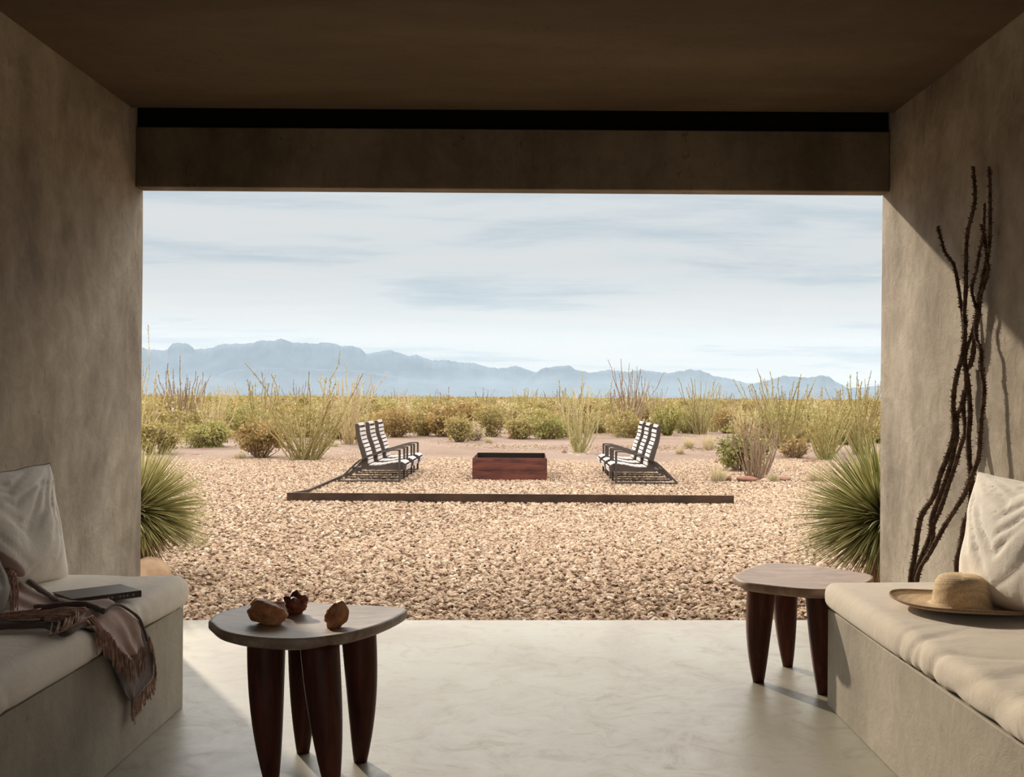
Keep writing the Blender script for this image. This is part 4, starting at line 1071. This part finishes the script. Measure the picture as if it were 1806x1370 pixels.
# far scrub nobody could count
R = np.random.RandomState(5)
def far_scrub(name, y0, y1, nb, per, size, mat, label, hmul=1.0):
    yy = y0 + (y1 - y0) * R.rand(nb) ** 1.3; xx = R.uniform(-.42, .40, nb) * yy
    ne = nb // 2                                   # the plain goes on beyond the opening's view
    ye = (27 if y0 < 100 else y0) + (y1 - y0) * R.rand(ne) ** 1.3; sd_ = np.where(R.rand(ne) < .5, -1, 1); xe = sd_ * ye * R.uniform(.45, .95, ne)
    yy = np.concatenate([yy, ye]); xx = np.concatenate([xx, xe]); nb = nb + ne
    h = R.uniform(.7, 1.15, nb) * hmul; w = R.uniform(.7, 1.1, nb)
    u = R.normal(size=(nb, per, 3)); u /= np.linalg.norm(u, axis=2)[..., None]; u[..., 2] = np.abs(u[..., 2]); rad = R.uniform(.55, 1, (nb, per))[..., None]
    P = u * rad * np.stack([w, w, h], 1)[:, None, :] + np.stack([xx, yy, np.full(nb, GZ)], 1)[:, None, :]
    V, Fc = quads_cloud(P.reshape(-1, 3), size, R, 1.3)
    o = arr_obj(name, V, Fc, mat); tag(o, label, 'scrub', kind='stuff')
far_scrub('scrub_vegetation', 70, 260, 3600, 60, .19, 'leaf_far', 'continuous olive band of desert scrub reaching towards the mountains')
far_scrub('scrub_vegetation', 270, 920, 3200, 34, .5, 'leaf_far', 'farthest thin strip of scrub along the horizon', 1.0)

# ------------------------------------------------------------------ mountains and haze
RIDGE = [(-1300,700),(-1050,668),(-820,655),(-600,630),(-480,634),(-300,612),(-180,620),(-60,626),(60,618),(140,612),(200,606),(252,613),(262,616),(295,618),(300,610),(305,604),(320,605),(335,608),(343,616),(375,613),(390,607),(410,606),(440,606),(460,600),(480,601),(497,597),(508,602),(530,605),(560,606),(570,603),(590,606),(600,610),(625,610),(635,614),(645,624),(665,621),(680,618),(690,617),(705,623),(722,628),(735,625),(745,630),(760,635),(790,635),(810,639),(835,640),(850,645),(880,650),(910,645),(925,650),(945,656),(980,662),(1060,668),(1100,680),(1150,694),(1190,700)]
RIDGE2 = [(860,698),(900,684),(930,668),(945,656),(955,650),(980,646),(1003,644),(1015,652),(1045,657),(1075,652),(1095,654),(1110,656),(1130,652),(1160,656),(1180,658),(1210,652),(1235,652),(1255,662),(1280,666),(1310,674),(1345,680),(1400,690),(1440,703)]
RIDGE3 = [(1270,704),(1300,690),(1320,680),(1340,673),(1365,668),(1380,663),(1400,664),(1425,666),(1445,662),(1462,664),(1478,675),(1495,684),(1520,683),(1550,680),(1620,676),(1700,684),(1800,690),(1950,676),(2150,662),(2300,668),(2550,650),(2800,672),(3100,704)]
RIDGE4 = [(100,672),(200,660),(250,655),(262,662),(285,684),(330,680),(380,664),(410,652),(450,648),(560,650),(640,654),(700,664),(760,672),(850,684),(930,694),(980,701)]
def mountain(name, ridge, Y, depth, label, step=1.5):
    px = np.arange(ridge[0][0], ridge[-1][0] + 1, step); py = np.interp(px, [p[0] for p in ridge], [p[1] for p in ridge])
    m = MB(); rows = 12; vs = []; k_ = 41
    sm = np.convolve(np.pad(py, k_ // 2, mode='edge'), np.ones(k_) / k_, 'valid')
    for i, (a, b_) in enumerate(zip(px, py)):
        b0_ = sm[i]; b_ = b_ + 2.0 * noise.noise(Vector((a * .09, Y, 0))) + 1.2 * noise.noise(Vector((a * .31, Y, 2)))
        top = atY(a, b_, Y); body = atY(a, b0_, Y).z
        for k in range(2 * rows + 1):
            t = (k - rows) / rows; s = 1 - abs(t)
            gully = noise.noise(Vector((a * .02, t * 2.2, Y * .01))) * .3
            zz = body * (s ** 1.25) * (1 + gully * (4 * s * (1 - s))) + (top.z - body) * s ** 5 if s > 0 else -20
            vs.append((top.x * (1 + t * depth / Y), Y + t * depth, zz))
    n = 2 * rows + 1
    m.add(vs, [(i * n + k, (i + 1) * n + k, (i + 1) * n + k + 1, i * n + k + 1) for i in range(len(px) - 1) for k in range(2 * rows)])
    struct(m.build(name, 'mount', smooth=True), label)
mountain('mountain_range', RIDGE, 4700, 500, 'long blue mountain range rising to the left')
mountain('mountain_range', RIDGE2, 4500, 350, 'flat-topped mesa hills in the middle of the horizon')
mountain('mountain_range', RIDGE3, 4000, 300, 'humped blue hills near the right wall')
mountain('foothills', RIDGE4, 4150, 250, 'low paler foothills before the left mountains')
m = MB(); m.box((-7000, 2400, -30), (7000, 5350, 300)); hz = m.build('haze', 'mount'); m = MB(); m.box((-6900, 2450, -29), (6900, 5300, 62)); hz2 = m.build('haze', 'mount')
mt = bpy.data.materials.new('air_haze'); mt.use_nodes = True; nt = mt.node_tree; nt.nodes.remove(nt.nodes['Principled BSDF'])
vs_ = nt.nodes.new('ShaderNodeVolumeScatter'); vs_.inputs['Color'].default_value = (.15, .205, .265, 1); vs_.inputs['Density'].default_value = 2.75e-4; vs_.inputs['Anisotropy'].default_value = .0
nt.links.new(vs_.outputs[0], nt.nodes['Material Output'].inputs['Volume'])
hz.data.materials.clear(); hz.data.materials.append(mt)
mt2 = mt.copy(); mt2.name = 'low_haze'; [setattr(n_.inputs['Density'], 'default_value', 1.5e-4) for n_ in mt2.node_tree.nodes if n_.type == 'VOLUME_SCATTER']
hz2.data.materials.clear(); hz2.data.materials.append(mt2); tag(hz2, 'denser pale haze lying low along the mountain feet', 'haze', kind='stuff')
tag(hz, 'pale blue haze lying in front of the mountains', 'haze', kind='stuff')

# ------------------------------------------------------------------ sky and sun
w = bpy.data.worlds.new('sky'); scene.world = w; w.use_nodes = True; nt = w.node_tree
bg = nt.nodes['Background']
tc = nt.nodes.new('ShaderNodeTexCoord'); sp = nt.nodes.new('ShaderNodeSeparateXYZ'); nt.links.new(tc.outputs['Generated'], sp.inputs[0])
def mth(op, a, b_=None, c=None):
    n = nt.nodes.new('ShaderNodeMath'); n.operation = op
    for i, v in enumerate((a, b_, c)):
        if v is None: continue
        if isinstance(v, (int, float)): n.inputs[i].default_value = v
        else: nt.links.new(v, n.inputs[i])
    return n.outputs[0]
zc = mth('ADD', mth('MAXIMUM', sp.outputs['Z'], 0.0), .085)
u = mth('DIVIDE', sp.outputs['X'], zc); v = mth('DIVIDE', sp.outputs['Y'], zc)
cb = nt.nodes.new('ShaderNodeCombineXYZ'); nt.links.new(mth('MULTIPLY', u, .6), cb.inputs[0]); nt.links.new(mth('MULTIPLY', v, 1.0), cb.inputs[1])
n1 = noisetex(nt, cb.outputs[0], 1.0, 7, .58, .35)
cb2 = nt.nodes.new('ShaderNodeCombineXYZ'); nt.links.new(mth('MULTIPLY', u, .9), cb2.inputs[0]); nt.links.new(mth('MULTIPLY', v, 2.4), cb2.inputs[1]); cb2.inputs[2].default_value = 4
n2 = noisetex(nt, cb2.outputs[0], 1.3, 7, .6, .5)
nn = mth('ADD', mth('MULTIPLY', n1, .68), mth('MULTIPLY', n2, .32))
# the whiter bank of cloud sits a few degrees above the horizon
bank = mth('SUBTRACT', 1.0, mth('MINIMUM', mth('MULTIPLY', mth('ABSOLUTE', mth('SUBTRACT', sp.outputs['Z'], .075)), 11.0), 1.0))
nn2 = mth('ADD', nn, mth('MULTIPLY', bank, .085))
cr = ramp(nt, nn2, [(.36, (.56, .66, .73)), (.45, (.67, .76, .82)), (.53, (.80, .86, .89)), (.63, (.85, .875, .89))])
hi = nt.nodes.new('ShaderNodeMapRange'); hi.interpolation_type = 'SMOOTHSTEP'
hi.inputs[1].default_value = .215; hi.inputs[2].default_value = .42; hi.inputs[3].default_value = .655; hi.inputs[4].default_value = 3.0
nt.links.new(sp.outputs['Z'], hi.inputs[0])
nt.links.new(cr.outputs[0], bg.inputs['Color']); nt.links.new(hi.outputs[0], bg.inputs['Strength'])
hw = nt.nodes.new('ShaderNodeMapRange'); hw.inputs[1].default_value = .2; hw.inputs[2].default_value = .4; nt.links.new(sp.outputs['Z'], hw.inputs[0])
nt.links.new(mix(nt, hw.outputs[0], cr.outputs[0], (.92, .885, .83)), bg.inputs['Color'])

sd = bpy.data.lights.new('sun', 'SUN'); sd.energy = 3.0; sd.angle = math.radians(1.4); sd.color = (1.0, .86, .68)
so = bpy.data.objects.new('sun', sd); COL.objects.link(so)
d = Vector((.58, -1, -.54)); so.rotation_euler = d.to_track_quat('-Z', 'Y').to_euler(); so.location = (-6, 12, 8)

# ------------------------------------------------------------------ camera
cd = bpy.data.cameras.new('camera'); cam = bpy.data.objects.new('camera', cd); COL.objects.link(cam)
cd.sensor_width = 36; cd.lens = F / 1806 * 36; cd.shift_x = -(VX - 903) / 1806; cd.shift_y = (VY - 685) / 1806
cd.clip_start = .05; cd.clip_end = 20000
cam.matrix_world = Matrix.Translation((0, 0, H)) @ Matrix.Rotation(math.pi / 2, 4, 'X') @ Matrix.Rotation(ROLL, 4, 'Z')
scene.camera = cam
vs_ = scene.view_settings; vs_.view_transform = 'Standard'; vs_.look = 'None'; vs_.gamma = 1; vs_.use_curve_mapping = False; vs_.exposure = 0.4
cy = scene.cycles
cy.use_denoising = True; cy.max_bounces = 8; cy.diffuse_bounces = 5; cy.transparent_max_bounces = 8; cy.volume_bounces = 1
cy.sample_clamp_indirect = 6
